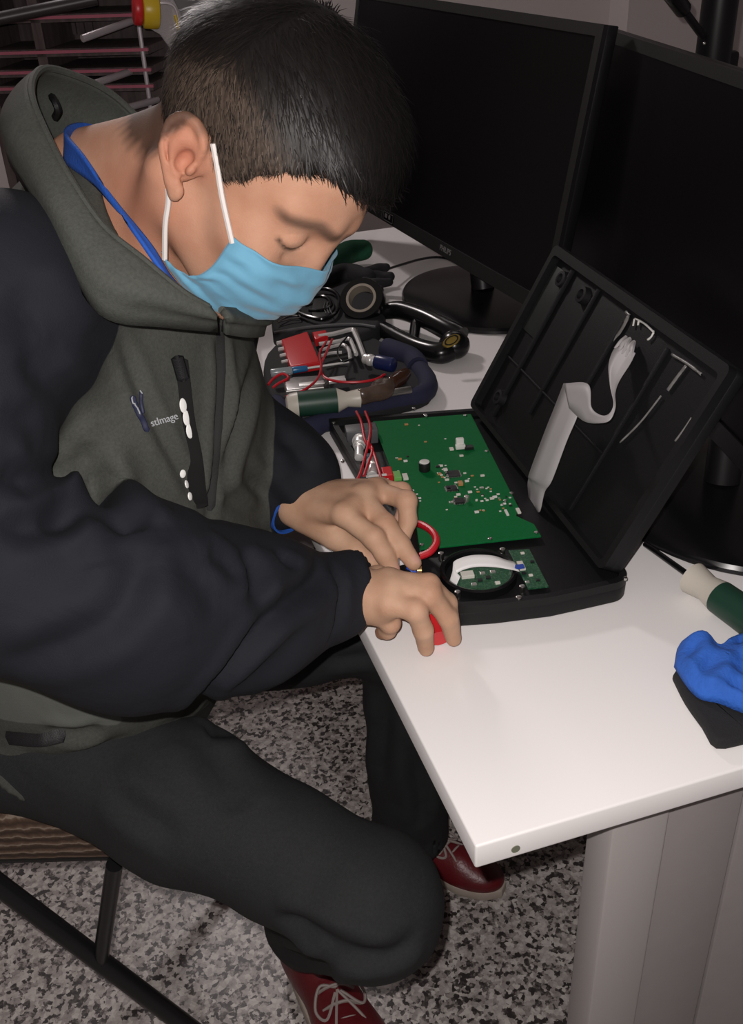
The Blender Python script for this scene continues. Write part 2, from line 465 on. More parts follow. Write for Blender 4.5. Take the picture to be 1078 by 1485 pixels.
f = MB(); f.box((0.3, 1.6, 2.85), (5.2, 5.6, .1)); struct(f.build('ceiling', wall_paint, smooth=False), 'plain pale ceiling', 'ceiling')

# ------------------------------------------------------------------ the desk
TX, TY = Z(690, 1228, HT)[0], Z(690, 1228, HT)[1]
laminate, t, p = new_mat('white_laminate')
p.inputs['Base Color'].default_value = (.82, .795, .785, 1); p.inputs['Roughness'].default_value = .42
leg_metal = mat('leg_metal', (.36, .33, .325), .5, .25, noise=(40, .05))
TL, TWD = 1.56, .78
desk = empty('desk', (TX + TWD / 2, TY + TL / 2, 0), 'white laminate desk carrying the opened black device and the tools', 'desk')
f = MB(); f.box((TX + TWD / 2, TY + TL / 2, HT - .0125), (TWD, TL, .025), bev=.0022, seg=3); f.build('desktop', laminate, desk)
q = YP(748, 1231, TY)
f = MB(); f.cyl((q[0], TY - .0006, q[2]), (q[0], TY + .002, q[2]),   .0036, seg=20); f.build('screw_cap', mat('screw_cap', (.16, .17, .12), .5), desk, 'small dark screw cap in the end edge of the desktop')
# slab leg with a folded front edge and a groove
lx = Z(930, 1190, HT - .025)[0]; ly = TY + .035
f = MB()
f.box((lx + .028, ly + .02, .3375), (.056, .04, .675), bev=.004)
f.build('leg_edge', mat('leg_edge', (.46, .43, .42), .45, .2), desk, 'lighter rounded front edge of the leg panel')
f = MB(); f.box((lx + .056 + .04, ly + .022, .3375), (.08, .03, .675), bev=.002); f.box((lx + .14 + .28, ly + .024, .3375), (.56, .032, .675), bev=.002)
f.build('leg_panel', leg_metal, desk)
f = MB(); f.box((lx + .30, ly + .02, .012), (.66, .07, .024), bev=.004); f.build('foot_bar', leg_metal, desk)
f = MB(); f.box((TX + TWD / 2, TY + TL - .08, .3375), (.66, .03, .675), bev=.003); f.build('leg_panel', leg_metal, desk)
# ------------------------------------------------------------------ the seated man
HC = np.array([0.152, 0.818, 1.114]); HS = 0.94
HR = np.array([[0.422137224273331, 0.6957406230355421, 0.5811584545895578],
               [-0.6220937929622783, 0.6886341808608526, -0.3725349348825001],
               [-0.659393264024295, -0.20427420397156926, 0.7235140447504583]])
def hl(*p): return HC + HS * (HR @ np.array(p, float))
def to_local(V): return ((np.asarray(V) - HC) @ HR) / HS
FW = np.array([.78, -.62, 0]); FW /= np.linalg.norm(FW); LF = np.array([-FW[1], FW[0], 0]); UP = np.array([0, 0, 1.0])
def hp_cone(a, b, ra, rb=None): return P_cone(hl(*a), hl(*b), ra * HS, (ra if rb is None else rb) * HS)
def hp_ell(c, r, rot=None):
    fr = HR.T if rot is None else rot @ HR.T
    return P_ell(hl(*c), np.array(r) * HS, fr)
def rz(a): c, s = math.cos(a), math.sin(a); return np.array([[c, s, 0], [-s, c, 0], [0, 0, 1]])
def ry(a): c, s = math.cos(a), math.sin(a); return np.array([[c, 0, -s], [0, 1, 0], [s, 0, c]])

SHR, ELR, WRR = np.array([-.065, .775, 1.05]), np.array([-.175, .665, .925]), np.array([.182, .716, .766])
SHL, ELL, WRL = np.array([.17, 1.06, 1.03]), Z(250, 610, .80), np.array([.168, .888, .768])
person = empty('person', (0.0, .85, 0), 'man in a black and olive jacket and blue face mask bent over the opened device', 'person')

skin, t, p = new_mat('skin')
p.inputs['Roughness'].default_value = .60; p.inputs['Specular IOR Level'].default_value = .25
p.inputs['Subsurface Weight'].default_value = .12; p.inputs['Subsurface Radius'].default_value = (.012, .004, .002); p.inputs['Subsurface Scale'].default_value = .3
tc = t.nodes.new('ShaderNodeTexCoord'); n = t.nodes.new('ShaderNodeTexNoise'); n.inputs['Scale'].default_value = 38; n.inputs['Detail'].default_value = 5
t.links.new(tc.outputs['Object'], n.inputs['Vector'])
r_ = ramp(t, [(.3, (.46, .262, .166)), (.7, (.56, .352, .238))], n.outputs['Fac'])
def skin_layer(prev, attr, col):
    a = t.nodes.new('ShaderNodeAttribute'); a.attribute_name = attr
    mx = t.nodes.new('ShaderNodeMix'); mx.data_type = 'RGBA'; mx.clamp_factor = True
    t.links.new(a.outputs['Fac'], mx.inputs['Factor']); t.links.new(prev, mx.inputs['A']); mx.inputs['B'].default_value = (*col, 1); return mx.outputs['Result']
o_ = skin_layer(r_.outputs[0], 'flush', (.46, .17, .105))
o_ = skin_layer(o_, 'stubble', (.030, .022, .018))
o_ = skin_layer(o_, 'nail', (.56, .32, .25))
t.links.new(o_, p.inputs['Base Color'])
b_ = t.nodes.new('ShaderNodeBump'); b_.inputs['Strength'].default_value = .12; b_.inputs['Distance'].default_value = .001
n3 = t.nodes.new('ShaderNodeTexVoronoi'); n3.inputs['Scale'].default_value = 700; t.links.new(tc.outputs['Object'], n3.inputs['Vector'])
t.links.new(n3.outputs[0], b_.inputs['Height']); t.links.new(b_.outputs[0], p.inputs['Normal'])

BF = Field((-.24, .54, .62), (.34, 1.24, 1.28), .0024, far=.03)
# torso, shoulders, arms (all under the jacket)
for a, b, ra, rb in [((-.07, .95, .66), (.01, .92, .86), .085, .10), ((.01, .92, .86), (.05, .93, 1.0), .10, .06),
                     ((.05, .93, 1.0), SHR, .05, .045), ((.05, .93, 1.0), SHL, .05, .045),
                     (SHR, ELR, .045, .04), (ELR, WRR, .04, .026), (SHL, ELL, .045, .04), (ELL, WRL, .04, .026)]:
    BF.op(P_cone(a, b, ra, rb), .03)
# neck
BF.op(P_cone(hl(-.028, 0, -.02), (.058, .925, 1.035), .056, .064), .03)
BF.op(P_cone(hl(-.055, 0, -.03), (.035, .945, 1.09), .035, .05), .03)
BF.op(P_cone(hl(-.03, -.06, -.03), (.06, .87, 1.02), .016, .014), .02)        # neck muscle, near side
# head
BF.op(hp_ell((-.003, 0, .042), (.099, .077, .084)), .02)
BF.op(hp_ell((.038, 0, -.012), (.055, .061, .076)), .02)
for s in (-1, 1):
    BF.op(hp_cone((.0, s * .048, -.045), (.060, s * .018, -.083), .020, .018), .022)
    BF.op(hp_ell((.055, s * .047, -.014), (.026, .017, .018)), .02)
    BF.op(hp_cone((.086, s * .014, .036), (.068, s * .048, .034), .0095, .008), .012)
BF.op(hp_ell((.070, 0, -.086), (.018, .022, .018)), .015)
BF.op(hp_cone((.087, 0, .022), (.095, 0, -.016), .0075, .0100), .010)
for s in (-1, 1):
    BF.op(hp_ell((.088, s * .013, -.020), (.010, .007, .008)), .008)
    BF.op(hp_ell((.094, s * .033, .013), (.013, .016, .012)), .014, 'cut')
    BF.op(hp_ell((.0745, s * .034, .013), (.0125, .0155, .0125)), .004)        # closed lid over the eyeball
    BF.op(P_chain([hl(.0815, s * .022, .0065), hl(.0842, s * .031, .0042), hl(.0805, s * .040, .0048), hl(.0755, s * .048, .0085)], .0010), .0018, 'cut')   # lid line
    BF.op(P_chain([hl(.089, s * .020, .016), hl(.0885, s * .032, .021), hl(.078, s * .048, .017)], .0006), .005, 'cut')                               # upper crease
    BF.op(P_chain([hl(.090, s * .024, -.002), hl(.084, s * .038, -.004)], .0012), .004, 'cut')
BF.op(hp_ell((.089, 0, -.045), (.010, .022, .005)), .004); BF.op(hp_ell((.088, 0, -.054), (.010, .019, .0055)), .004)
# ears
for s in (-1, 1):
    tilt = ry(.28)
    BF.op(P_ell(hl(-.012, s * .079, .006), np.array((.0155, .006, .026)) * HS, tilt @ rz(-s * .45) @ HR.T), .006)
    def e(x, z, off): return hl(-.012 + x * .90 - z * .24, s * (.083 + off * .9), .006 + z * .84)
    BF.op(P_chain([e(.012, .008, -.002), e(.014, .024, .001), e(.004, .034, .005), e(-.010, .032, .009), e(-.019, .018, .012), e(-.019, 0, .011), e(-.012, -.016, .007), e(-.004, -.026, .003)], [.0024, .0036, .0038, .0040, .0040, .0036, .0034, .005], 5), .0035)
    BF.op(P_ell(e(.004, -.029, .002), np.array((.0075, .005, .009)) * HS, HR.T), .004)
    BF.op(P_chain([e(.004, .020, .002), e(-.006, .014, .008), e(-.010, .002, .009), e(-.006, -.010, .006), e(.002, -.015, .004)], [.0022, .0028, .003, .003, .0025], 5), .003)
    xa = e(-.019, .0, .011) - e(.012, .0, -.002); xa /= np.linalg.norm(xa); za = e(-.004, .034, .006) - e(-.004, -.026, .006); za -= xa * (za @ xa); za /= np.linalg.norm(za)
    BF.op(P_ell(e(-.005, .010, .0035), (.0155 * HS, .0042 * HS, .0235 * HS), np.array([xa, np.cross(za, xa), za])), .004)
    BF.op(P_ell(e(.002, 0, .003), np.array((.0065, .007, .010)) * HS, HR.T), .003, 'cut')
    BF.op(P_ell(e(.010, -.003, .001), np.array((.004, .004, .006)) * HS, HR.T), .003)
    BF.op(P_chain([e(-.013, .020, .011), e(-.016, .004, .0125), e(-.011, -.010, .008)], .0017, 4), .002, 'cut')
# hands
def hand(F, wrist, fingers, thumb, rad, cre=None):
    """fingers: four lists of knuckle, two joints, tip"""
    nails = []
    w = np.array(wrist)
    prev = None
    for i, fg in enumerate(fingers):
        k = np.array(fg[0]); s = rad[i]
        F.op(P_cone(w + (k - w) * .10, k, .0155, s * 1.06), .014)
        if prev is not None: F.op(P_cone(w * .45 + k * .55, prev * .6 + k * .4, .012, s * .95), .012); F.op(P_cone(k + (k - w) * .08, prev + (prev - w) * .08, s * .80), .008)
        prev = k
    for i in range(2): # skin web between the long fingers
        A, B = [np.array(q) for q in fingers[i]], [np.array(q) for q in fingers[i + 1]]
        if np.linalg.norm(A[1] - B[1]) < .045: F.op(P_cone(A[0] * .62 + A[1] * .38, B[0] * .62 + B[1] * .38, rad[i] * .62), .005)
    for i, fg in enumerate(fingers):
        s = rad[i]; P = [np.array(q) for q in fg]
        F.op(P_cone(P[0], P[1], s * 1.08, s * 1.0), .0035)
        F.op(P_cone(P[1], P[2], s * 1.0, s * .93), .0035)
        F.op(P_cone(P[2], P[3], s * .93, s * .78), .0035)
        for q, r in ((P[0], 1.06), (P[1], 1.0)): F.op(P_ell(q, (s * r,) * 3), .0045)
        nails.append((P[2], P[3], s))
    T = [np.array(q) for q in thumb]
    F.op(P_cone(w + (T[0] - w) * .4, T[1], .016, .0135), .012); F.op(P_cone(T[0], T[1], .0155, .0125), .006)
    F.op(P_cone(T[1], T[2], .0125, .0115), .005); F.op(P_cone(T[2], T[3], .0115, .009), .004)
    nails.append((T[2], T[3], .0108))
    return nails
LFG = [[Z(498, 746, .791), Z(542, 780, .778), Z(558, 804, .764), Z(569, 826, .749)],
       [Z(523, 720, .793), Z(559, 761, .781), Z(581, 789, .768), Z(600, 816, .754)],
       [Z(541, 710, .788), Z(590, 726, .792), Z(592, 755, .775), Z(585, 780, .762)],
       [Z(548, 706, .777), Z(584, 712, .779), Z(588, 736, .764), Z(580, 752, .757)]]
LTH = [Z(446, 752, .762), Z(486, 777, .757), Z(516, 797, .750), Z(541, 815, .742)]
RFG = [[Z(562, 842, .775), Z(622, 848, .778), Z(649, 874, .752), Z(656, 904, .730)],
       [Z(570, 854, .775), Z(623, 862, .774), Z(650, 896, .745), Z(658, 926, .7145)],
       [Z(563, 875, .769), Z(603, 885, .767), Z(614, 914, .742), Z(618, 940, .7135)],
       [Z(552, 889, .752), Z(566, 903, .742), Z(562, 914, .728), Z(554, 917, .7215)]]
RTH = [Z(548, 843, .757), Z(577, 852, .750), Z(600, 866, .742), Z(616, 880, .735)]
nails = hand(BF, Z(424, 732, .772), LFG, LTH, (.0104, .0103, .0096, .0084))
nails += hand(BF, Z(518, 866, .760), RFG, RTH, (.0095, .0098, .0098, .0088))
V, Q = BF.mesh(1); del BF
me = np_mesh('body', V, Q)
Lc = to_local(V)
fl_ = .30 * np.clip((V[:, 2] - .95) / .05, 0, 1)
for c, r, a in (((-.015, -.085, .01), .045, .9), ((.045, -.06, -.03), .05, .45), ((-.03, -.05, -.07), .10, .75), ((.11, 0, -.015), .03, .35)):
    fl_ = np.maximum(fl_, a * np.clip(1 - np.linalg.norm(Lc - np.array(c), axis=1) / r, 0, 1) ** .7)
for f_ in LFG + RFG:
    for q in (f_[0], f_[1]): fl_ = np.maximum(fl_, .35 * np.clip(1 - np.linalg.norm(V - q, axis=1) / .014, 0, 1))
for f_ in RFG[3:]: fl_ = np.maximum(fl_, .7 * np.clip(1 - np.linalg.norm(V - f_[3], axis=1) / .014, 0, 1))
set_attr(me, 'flush', fl_)
nl = np.zeros(len(V))
for a, b, s in nails:
    ax = (b - a) / np.linalg.norm(b - a); up = UP - ax * (UP @ ax); up /= np.linalg.norm(up)
    c = b + up * s * .62 - ax * .001; d = V - c
    nl = np.maximum(nl, np.clip(3 * (1 - np.sqrt(((d @ ax) / .0062) ** 2 + ((d @ np.cross(ax, up)) / .0052) ** 2 + ((d @ up) / .006) ** 2)), 0, 1))
set_attr(me, 'nail', nl)
# hairline, head-local: height above which hair grows, by depth x
HXX = [-.13, -.095, -.06, -.034, -.022, -.006, .004, .018, .026, .036, .046, .058, .077, .095, .13]
HZZ = [-.055, -.055, -.045, -.01, .030, .034, .020, .014, .020, .036, .050, .066, .077, .074, .070]
def hairline(L):
    return L[:, 2] - np.interp(L[:, 0], HXX, HZZ) - .0035 * np.sin(L[:, 0] * 420) * np.sin(L[:, 1] * 380 + 1)
hd = hairline(Lc)
st = np.clip(hd / .016 + .25, 0, 1) * (np.linalg.norm(Lc - np.array([0, 0, .02]), axis=1) < .15) * (V[:, 2] > .95)
brow = np.zeros(len(V)); lash = np.zeros(len(V))
for s in (-1, 1):
    for a, b in (((.097, s * .012, .029), (.090, s * .034, .036)), ((.090, s * .034, .036), (.070, s * .053, .029))):
        a = np.array(a); b = np.array(b); tt = np.clip(((Lc - a) @ (b - a)) / ((b - a) @ (b - a)), 0, 1)
        brow = np.maximum(brow, np.clip(1.4 - np.linalg.norm((Lc - a - tt[:, None] * (b - a)) * np.array([.5, .5, 1]), axis=1) / .0056, 0, 1))
    for a, b in (((.0815, s * .024, .0058), (.0842, s * .032, .0040)), ((.0842, s * .032, .0040), (.0805, s * .041, .0047)), ((.0805, s * .041, .0047), (.0755, s * .049, .0082))):
        a = np.array(a); b = np.array(b); tt = np.clip(((Lc - a) @ (b - a)) / ((b - a) @ (b - a)), 0, 1)
        lash = np.maximum(lash, np.clip(1.5 - np.linalg.norm(Lc - a - tt[:, None] * (b - a), axis=1) / .0026, 0, 1))
set_attr(me, 'stubble', np.maximum(np.maximum(st * .8, brow * .70), lash * .85))
body = link('body', me, skin, person)

# ---- hair: dark close cap with strands over it
hairm, t, p = new_mat('hair')
p.inputs['Roughness'].default_value = .5; p.inputs['Specular IOR Level'].default_value = .32
a = t.nodes.new('ShaderNodeAttribute'); a.attribute_name = 'length'
r_ = ramp(t, [(0, (.105, .078, .060)), (.22, (.050, .036, .027)), (.40, (.024, .017, .013)), (.6, (.010, .008, .007)), (1, (.006, .005, .005))], a.outputs['Fac'])
t.links.new(r_.outputs[0], p.inputs['Base Color'])
HF = Field((-.13, -.11, -.08), (.15, .11, .19), .0026, far=.03)
HF.op(P_ell((-.003, 0, .042), (.1015, .0795, .0865)), .01)
HF.op(P_ell((-.008, 0, .055), (.106, .080, .083)), .02)
HF.op(P_ell((.006, 0, .071), (.090, .073, .073)), .02)
HF.op(P_ell((.058, 0, .090), (.034, .053, .030)), .025)
def hl_cut(X):
    sh = X.shape[:-1]; return (-hairline(X.reshape(-1, 3).astype(float)).reshape(sh) * .75) * -1 if False else (hairline(X.reshape(-1, 3).astype(float)).reshape(sh) * .75)
HF.op((lambda X: hl_cut(X), np.array([-.2] * 3), np.array([.2] * 3)), .006, 'cut')
V, Q = HF.mesh(2)
hv, hq = V.copy(), Q.copy()
def hair_len(L):
    thr = np.interp(L[:, 0], [-.12, -.08, -.03, .02, .05, .08, .12], [.03, .055, .085, .085, .075, .062, .055])
    return np.clip((L[:, 2] - thr) / .030 + .35, 0, 1)
me = np_mesh('hair', hl(0, 0, 0) + HS * (V @ HR.T), Q)
nv = np.zeros(len(V) * 3, np.float32); me.vertices.foreach_get('normal', nv); nv = nv.reshape(-1, 3) @ HR
set_attr(me, 'length', hair_len(V) * .8 + .2 + .1 * np.sin(V[:, 0] * 900 + 3 * np.sin(V[:, 2] * 500)))
hair = link('hair', me, hairm, person)
kside = None
keep = np.where((hairline(V) > -.002) & (np.einsum('ij,ij->i', nv, V - np.array([0, 0, .03])) > 0))[0]
sel = np.concatenate([rng.choice(keep, 18000), rng.choice(keep[hair_len(V[keep]) < .5], 16000)])
ln = hair_len(V[sel]); SV = []; SF = []; SL = []
for i, k in enumerate(sel):
    p0 = V[k] + rng.normal(0, .0012, 3); nrm = nv[k]; l = ln[i]; length = (.0085 + .0135 * l * (1 - .35 * (V[k, 0] > .06))) * rng.uniform(.6, 1.25)
    sg = np.sign(V[k, 1])
    comb = np.array([.80, .12 * sg, -.30 - .55 * (1 - l)]) if V[k, 0] > -.03 else np.array([.15, .1 * sg, -.9])
    comb = comb - nrm * (comb @ nrm); comb /= np.linalg.norm(comb) + 1e-9
    d = nrm * (.22 + .16 * l) + comb + rng.normal(0, .16, 3); d /= np.linalg.norm(d)
    sd = np.cross(d, nrm); sd /= np.linalg.norm(sd) + 1e-9; w = .00034 + .00016 * l
    n0 = len(SV); lv = l * .85 + (rng.choice([rng.uniform(-.1, .2), rng.uniform(.3, .9)]) * (1 - l) + rng.uniform(-.3, .3) * l)
    for j, tt in enumerate((0, .5, 1)):
        c = p0 - nrm * .001 + d * length * tt - nrm * .25 * length * tt * tt; ww = w * (1, .8, .15)[j]
        SV += [c - sd * ww, c + sd * ww]; SL += [lv, lv]
    SF += [(n0, n0 + 1, n0 + 3, n0 + 2), (n0 + 2, n0 + 3, n0 + 5, n0 + 4)]
me = np_mesh('hair_strands', hl(0, 0, 0) + HS * (np.array(SV) @ HR.T), np.array(SF)); set_attr(me, 'length', SL)
st_ = link('hair_strands', me, hairm, hair); st_['kind'] = 'stuff'

# ---- face mask
maskm, t, p = new_mat('mask_fabric')
p.inputs['Base Color'].default_value = (.135, .355, .51, 1); p.inputs['Roughness'].default_value = .8; p.inputs['Sheen Weight'].default_value = .2
tc = t.nodes.new('ShaderNodeTexCoord'); n = t.nodes.new('ShaderNodeTexNoise'); n.inputs['Scale'].default_value = 60; n.inputs['Detail'].default_value = 6
t.links.new(tc.outputs['Object'], n.inputs['Vector'])
b_ = t.nodes.new('ShaderNodeBump'); b_.inputs['Strength'].default_value = .35; b_.inputs['Distance'].default_value = .002
t.links.new(n.outputs['Fac'], b_.inputs['Height']); t.links.new(b_.outputs[0], p.inputs['Normal'])
rows = [  # front x, front z, side x, side y, side z
    (.0985, -.002, .052, .0670, -.012), (.1030, -.010, .048, .0690, -.020), (.1070, -.020, .045, .0705, -.028), (.1085, -.034, .041, .0710, -.037), (.1070, -.048, .036, .0715, -.045),
    (.1020, -.062, .030, .0710, -.053), (.0940, -.076, .024, .0700, -.060), (.0830, -.088, .018, .0690, -.066), (.0690, -.0955, .012, .0670, -.072), (.056, -.097, .010, .064, -.077)]
rows = np.array(rows); rows = np.array([[np.interp(q, np.arange(len(rows)), rows[:, c]) for c in range(5)] for q in np.linspace(0, len(rows) - 1, 46)])
NU = 61; G = np.zeros((len(rows), NU, 3))
for i, (xf, zf, xs, ys, zs) in enumerate(rows):
    v = i / (len(rows) - 1)
    for j in range(NU):
        u = -1 + 2 * j / (NU - 1); sa = math.cos(u * math.pi / 2)
        x = xs + (xf - xs) * abs(sa) ** (1.0 if u < 0 else 1.25); y = ys * (abs(math.sin(u * math.pi / 2)) ** 1.0) * (1 if u > 0 else -1)
        z = zs + (zf - zs) * abs(sa) ** .9
        nz_ = .18 * (1 - v) * math.exp(-(u / .12) ** 2) * .02
        pl = .0026 * (abs((v * 6.3 + .3 * u * u) % 1 - .5) * 2 - .5) * (1 - .3 * abs(u)) * (1 if .1 < v < .85 else .3)
        wr = .0034 * mnoise.noise(Vector((x * 55, y * 30 + 4, z * 70))) + .0016 * mnoise.noise(Vector((x * 20 + z * 110, y * 60, 2)))
        # puckered side edge between the two ear loops
        ed = max(0, abs(u) - .72) / .28
        z += -.012 * ed * math.sin(math.pi * v) * 1.0; x += .016 * ed * math.sin(math.pi * v)
        rr = np.array([x - .02, y, 0]); rr /= np.linalg.norm(rr) + 1e-9
        G[i, j] = hl(*(np.array([x + nz_, y, z]) + rr * (pl + wr * (1 - .4 * ed) + .0015 + .004 * math.exp(-((abs(u) - .6) / .22) ** 2) * (1 - v))))
mk = MB(); mk.grid(G); mask = mk.build('face_mask', maskm, person, 'light blue pleated mask', solid=.0011, auto=60)
elastic = mat('elastic', (.72, .68, .65), .8)
cU = G[2, 1]; cL = G[-5, 1]
for pts in ([cU, hl(.030, -.0765, .006), hl(.012, -.080, .022), hl(.000, -.0845, .034)], [cL, hl(.004, -.0745, -.052), hl(-.004, -.0780, -.034), hl(-.009, -.082, -.024)]):
    el = MB(); el.tube(pts, .0022, seg=6); el.build('ear_loop', elastic, mask, 'white elastic loop')
# ---- jacket: torso and sleeves as one garment, colour blocked by panel
def fabric(name, col, bump=(900, .25), rough=.82, big=None):
    m, t, p = new_mat(name)
    p.inputs['Roughness'].default_value = rough; p.inputs['Specular IOR Level'].default_value = .3; p.inputs['Sheen Weight'].default_value = 0.0
    tc = t.nodes.new('ShaderNodeTexCoord')
    n = t.nodes.new('ShaderNodeTexNoise'); n.inputs['Scale'].default_value = 420; n.inputs['Detail'].default_value = 3
    t.links.new(tc.outputs['Object'], n.inputs['Vector'])
    r = ramp(t, [(.3, [c * .86 for c in col]), (.7, [c * 1.14 for c in col])], n.outputs['Fac'])
    t.links.new(r.outputs[0], p.inputs['Base Color'])
    b = t.nodes.new('ShaderNodeBump'); b.inputs['Strength'].default_value = bump[1]; b.inputs['Distance'].default_value = .0012
    n2 = t.nodes.new('ShaderNodeTexNoise'); n2.inputs['Scale'].default_value = bump[0]; t.links.new(tc.outputs['Object'], n2.inputs['Vector'])
    t.links.new(n2.outputs['Fac'], b.inputs['Height'])
    b2 = t.nodes.new('ShaderNodeBump'); b2.inputs['Strength'].default_value = .5; b2.inputs['Distance'].default_value = .006
    n3 = t.nodes.new('ShaderNodeTexNoise'); n3.inputs['Scale'].default_value = 16; n3.inputs['Detail'].default_value = 2; n3.inputs['Distortion'].default_value = .8
    t.links.new(tc.outputs['Object'], n3.inputs['Vector']); t.links.new(n3.outputs['Fac'], b2.inputs['Height'])
    t.links.new(b.outputs[0], b2.inputs['Normal']); t.links.new(b2.outputs[0], p.inputs['Normal'])
    return m
OLIVE = (.058, .061, .053); NAVY = (.0080, .0090, .0135); GREY = (.105, .112, .10)
jacketm = fabric('jacket_shell', OLIVE)
attr_mix(jacketm, 'grey_panel', GREY, soft=.001)
attr_mix(jacketm, 'navy_panel', NAVY, soft=.001)
fr = np.array([LF, FW, UP])
torso = [(P_ell((.012, .925, .93), (.175, .125, .16), fr), .0), (P_ell((.005, .92, .80), (.180, .145, .17), fr), .08),
         (P_ell((-.030, .93, .66), (.185, .150, .17), fr), .08), (P_ell((-.095, .945, .53), (.200, .152, .10), fr), .05),
         (P_cone(np.array((.03, .93, 1.02)) - LF * .09, np.array((.03, .93, 1.02)) + LF * .10, .075), .06),
         (P_cone((.05, .93, 1.00), (.045, .93, 1.05), .095, .075), .05)]
SHM = np.array((.0, .672, .826))
sleeveR = [(P_cone(SHR + (.015, .015, 0), SHR * .5 + ELR * .5, .078, .074), .03), (P_cone(SHR * .5 + ELR * .5, ELR, .074, .076), .04),
           (P_cone(ELR, SHM, .066, .077), .03), (P_cone(SHM, (.085, .697, .780), .080, .064), .03), (P_cone((.085, .697, .780), (.160, .713, .758), .063, .040), .03),
           (P_cone((.154, .712, .760), (.199, .7175, .757), .0385, .0375), .006)]
SLM = Z(392, 676, .790)
sleeveL = [(P_cone(SHL, ELL, .070, .066), .03), (P_cone(ELL, SLM, .060, .050), .03), (P_cone(SLM, Z(432, 694, .785), .050, .046), .03),
           (P_cone(Z(418, 688, .788), Z(440, 712, .776), .044, .0400), .006)]
JF = Field((-.32, .52, .38), (.32, 1.24, 1.18), .0042, far=.06)
for pr, k in torso: JF.op(pr, max(k, .001))
for pr, k in sleeveR: JF.op(pr, .035 if k > .01 else k)
for pr, k in sleeveL: JF.op(pr, .035 if k > .01 else k)
# cut sleeve ends open, cut hem and neck hole
ax_ = (WRR - SHM) / np.linalg.norm(WRR - SHM); ax_ = ax_ * .9 + np.array([.1, 0, 0])
x_, y_, z_, L_ = basis((0, 0, 0), ax_); JF.op(P_box(Z(543, 872, .768) + z_ * .03, (.06, .06, .03), np.array([x_, y_, z_]), .002), .003, 'cut')
JF.op(P_cone((.055, .92, 1.02), hl(-.02, 0, -.02), .066, .075), .01, 'cut')
sl = JF.sub((-1, -1, -1), (2, 2, 2), 0)
X = sl[1]; JF.g += .0030 * field_noise(X, 34, 3)
# hem plane, tilted: cut everything below
hemn = np.array([-.80, .12, -1.0]); hemn /= np.linalg.norm(hemn); hem0 = np.array([-.13, .79, .548])
JF.g = np.maximum(JF.g, ((X - hem0) @ hemn).astype(np.float32)); del X, sl
V, Q = JF.mesh(2); del JF
sf = Surf(V, Q)
V = sf.folds([([(125, 690), (150, 712), (185, 748), (200, 770)], .012, .014), ([(60, 760), (120, 740), (190, 768)], .012, .010), ([(0, 690), (60, 700), (125, 690)], .010, .008),
    ([(0, 770), (60, 762), (110, 745)], .010, .006), ([(190, 790), (200, 830), (160, 900), (60, 950), (0, 960)], .012, .006),
    ([(262, 1045), (330, 970), (400, 890), (455, 845), (470, 812)], .009, .011), ([(345, 800), (368, 830), (372, 895)], .009, .007), ([(300, 800), (325, 815), (352, 850)], .009, .006),
    ([(400, 795), (415, 815), (424, 830)], .006, .005), ([(482, 815), (490, 850), (490, 900), (470, 950)], .006, .006),
    ([(455, 900), (410, 950), (350, 1000)], .014, .005), ([(240, 800), (300, 850), (320, 900)], .016, .006),
    ([(20, 520), (70, 560), (120, 620)], .014, .008), ([(0, 590), (60, 620), (110, 680)], .012, .007), ([(30, 640), (90, 690)], .010, .006), ([(10, 420), (60, 470), (90, 530)], .018, .006),
    ([(318, 480), (322, 540), (318, 620), (308, 700), (300, 760)], .007, .008), ([(372, 520), (350, 600), (325, 680), (318, 720)], .010, .008), ([(350, 690), (385, 720), (420, 760)], .010, .007),
    ([(325, 720), (360, 740), (400, 775)], .008, .005), ([(170, 480), (210, 580), (250, 660), (300, 750)], .006, .004), ([(120, 640), (130, 700), (128, 740)], .012, .008),
    ([(400, 630), (430, 650), (445, 690)], .010, .006), ([(60, 1060), (110, 1065), (150, 1055)], .008, .006), ([(30, 1100), (100, 1105), (190, 1065)], .010, .005)])
me = np_mesh('jacket', V, Q)
def mind(prims, V): return np.min([pr[0](V.astype(np.float32)) for pr, k in prims], 0)
ds = np.minimum(mind(sleeveR, V), mind(sleeveL, V) - .02); dt = mind(torso, V)
yoke = P_ell(SHR + (-.01, .03, .01), (.09, .10, .115), fr)[0](V.astype(np.float32))
nav = np.maximum(dt - ds - .018, -yoke)
set_attr(me, 'navy_panel', nav)
gs = Surf(V, Q); gpts = [gs.at(x, y)[0] for x, y in ((2, 1008), (60, 1022), (120, 1036), (168, 1045))]
gp = P_chain(gpts, [.034, .027, .015, .006])[0](V.astype(np.float32))
set_attr(me, 'grey_panel', np.minimum(np.minimum(-gp, .80 - V[:, 2]), -nav))
jacket = link('jacket', me, jacketm, person); V_j, Q_j = V, Q

# ---- trousers
trm = fabric('trouser_cloth', (.0185, .0195, .0205), bump=(1400, .35))
HIPR, KNR, ANR = np.array([-.155, .89, .582]), np.array([.158, .600, .480]), np.array([.130, .832, .165])
HIPL, KNL, ANL = np.array([-.05, 1.03, .53]), np.array([.315, .935, .535]), np.array([.318, .955, .13])
TF = Field((-.32, .48, .06), (.44, 1.22, .68), .0045, far=.06)
TF.op(P_ell((-.11, .955, .56), (.175, .15, .088), fr), .01)
TF.op(P_cone(HIPR, KNR * .5 + HIPR * .5, .083, .074), .05); TF.op(P_cone(KNR * .5 + HIPR * .5, KNR, .074, .062), .03)
TF.op(P_cone(KNR + (.0, 0, -.005), ANR, .0625, .058), .03); TF.op(P_ell(KNR, (.0635, .0635, .0635)), .02)
TF.op(P_cone(HIPL, KNL, .085, .064), .04); TF.op(P_cone(KNL, ANL, .062, .056), .03)
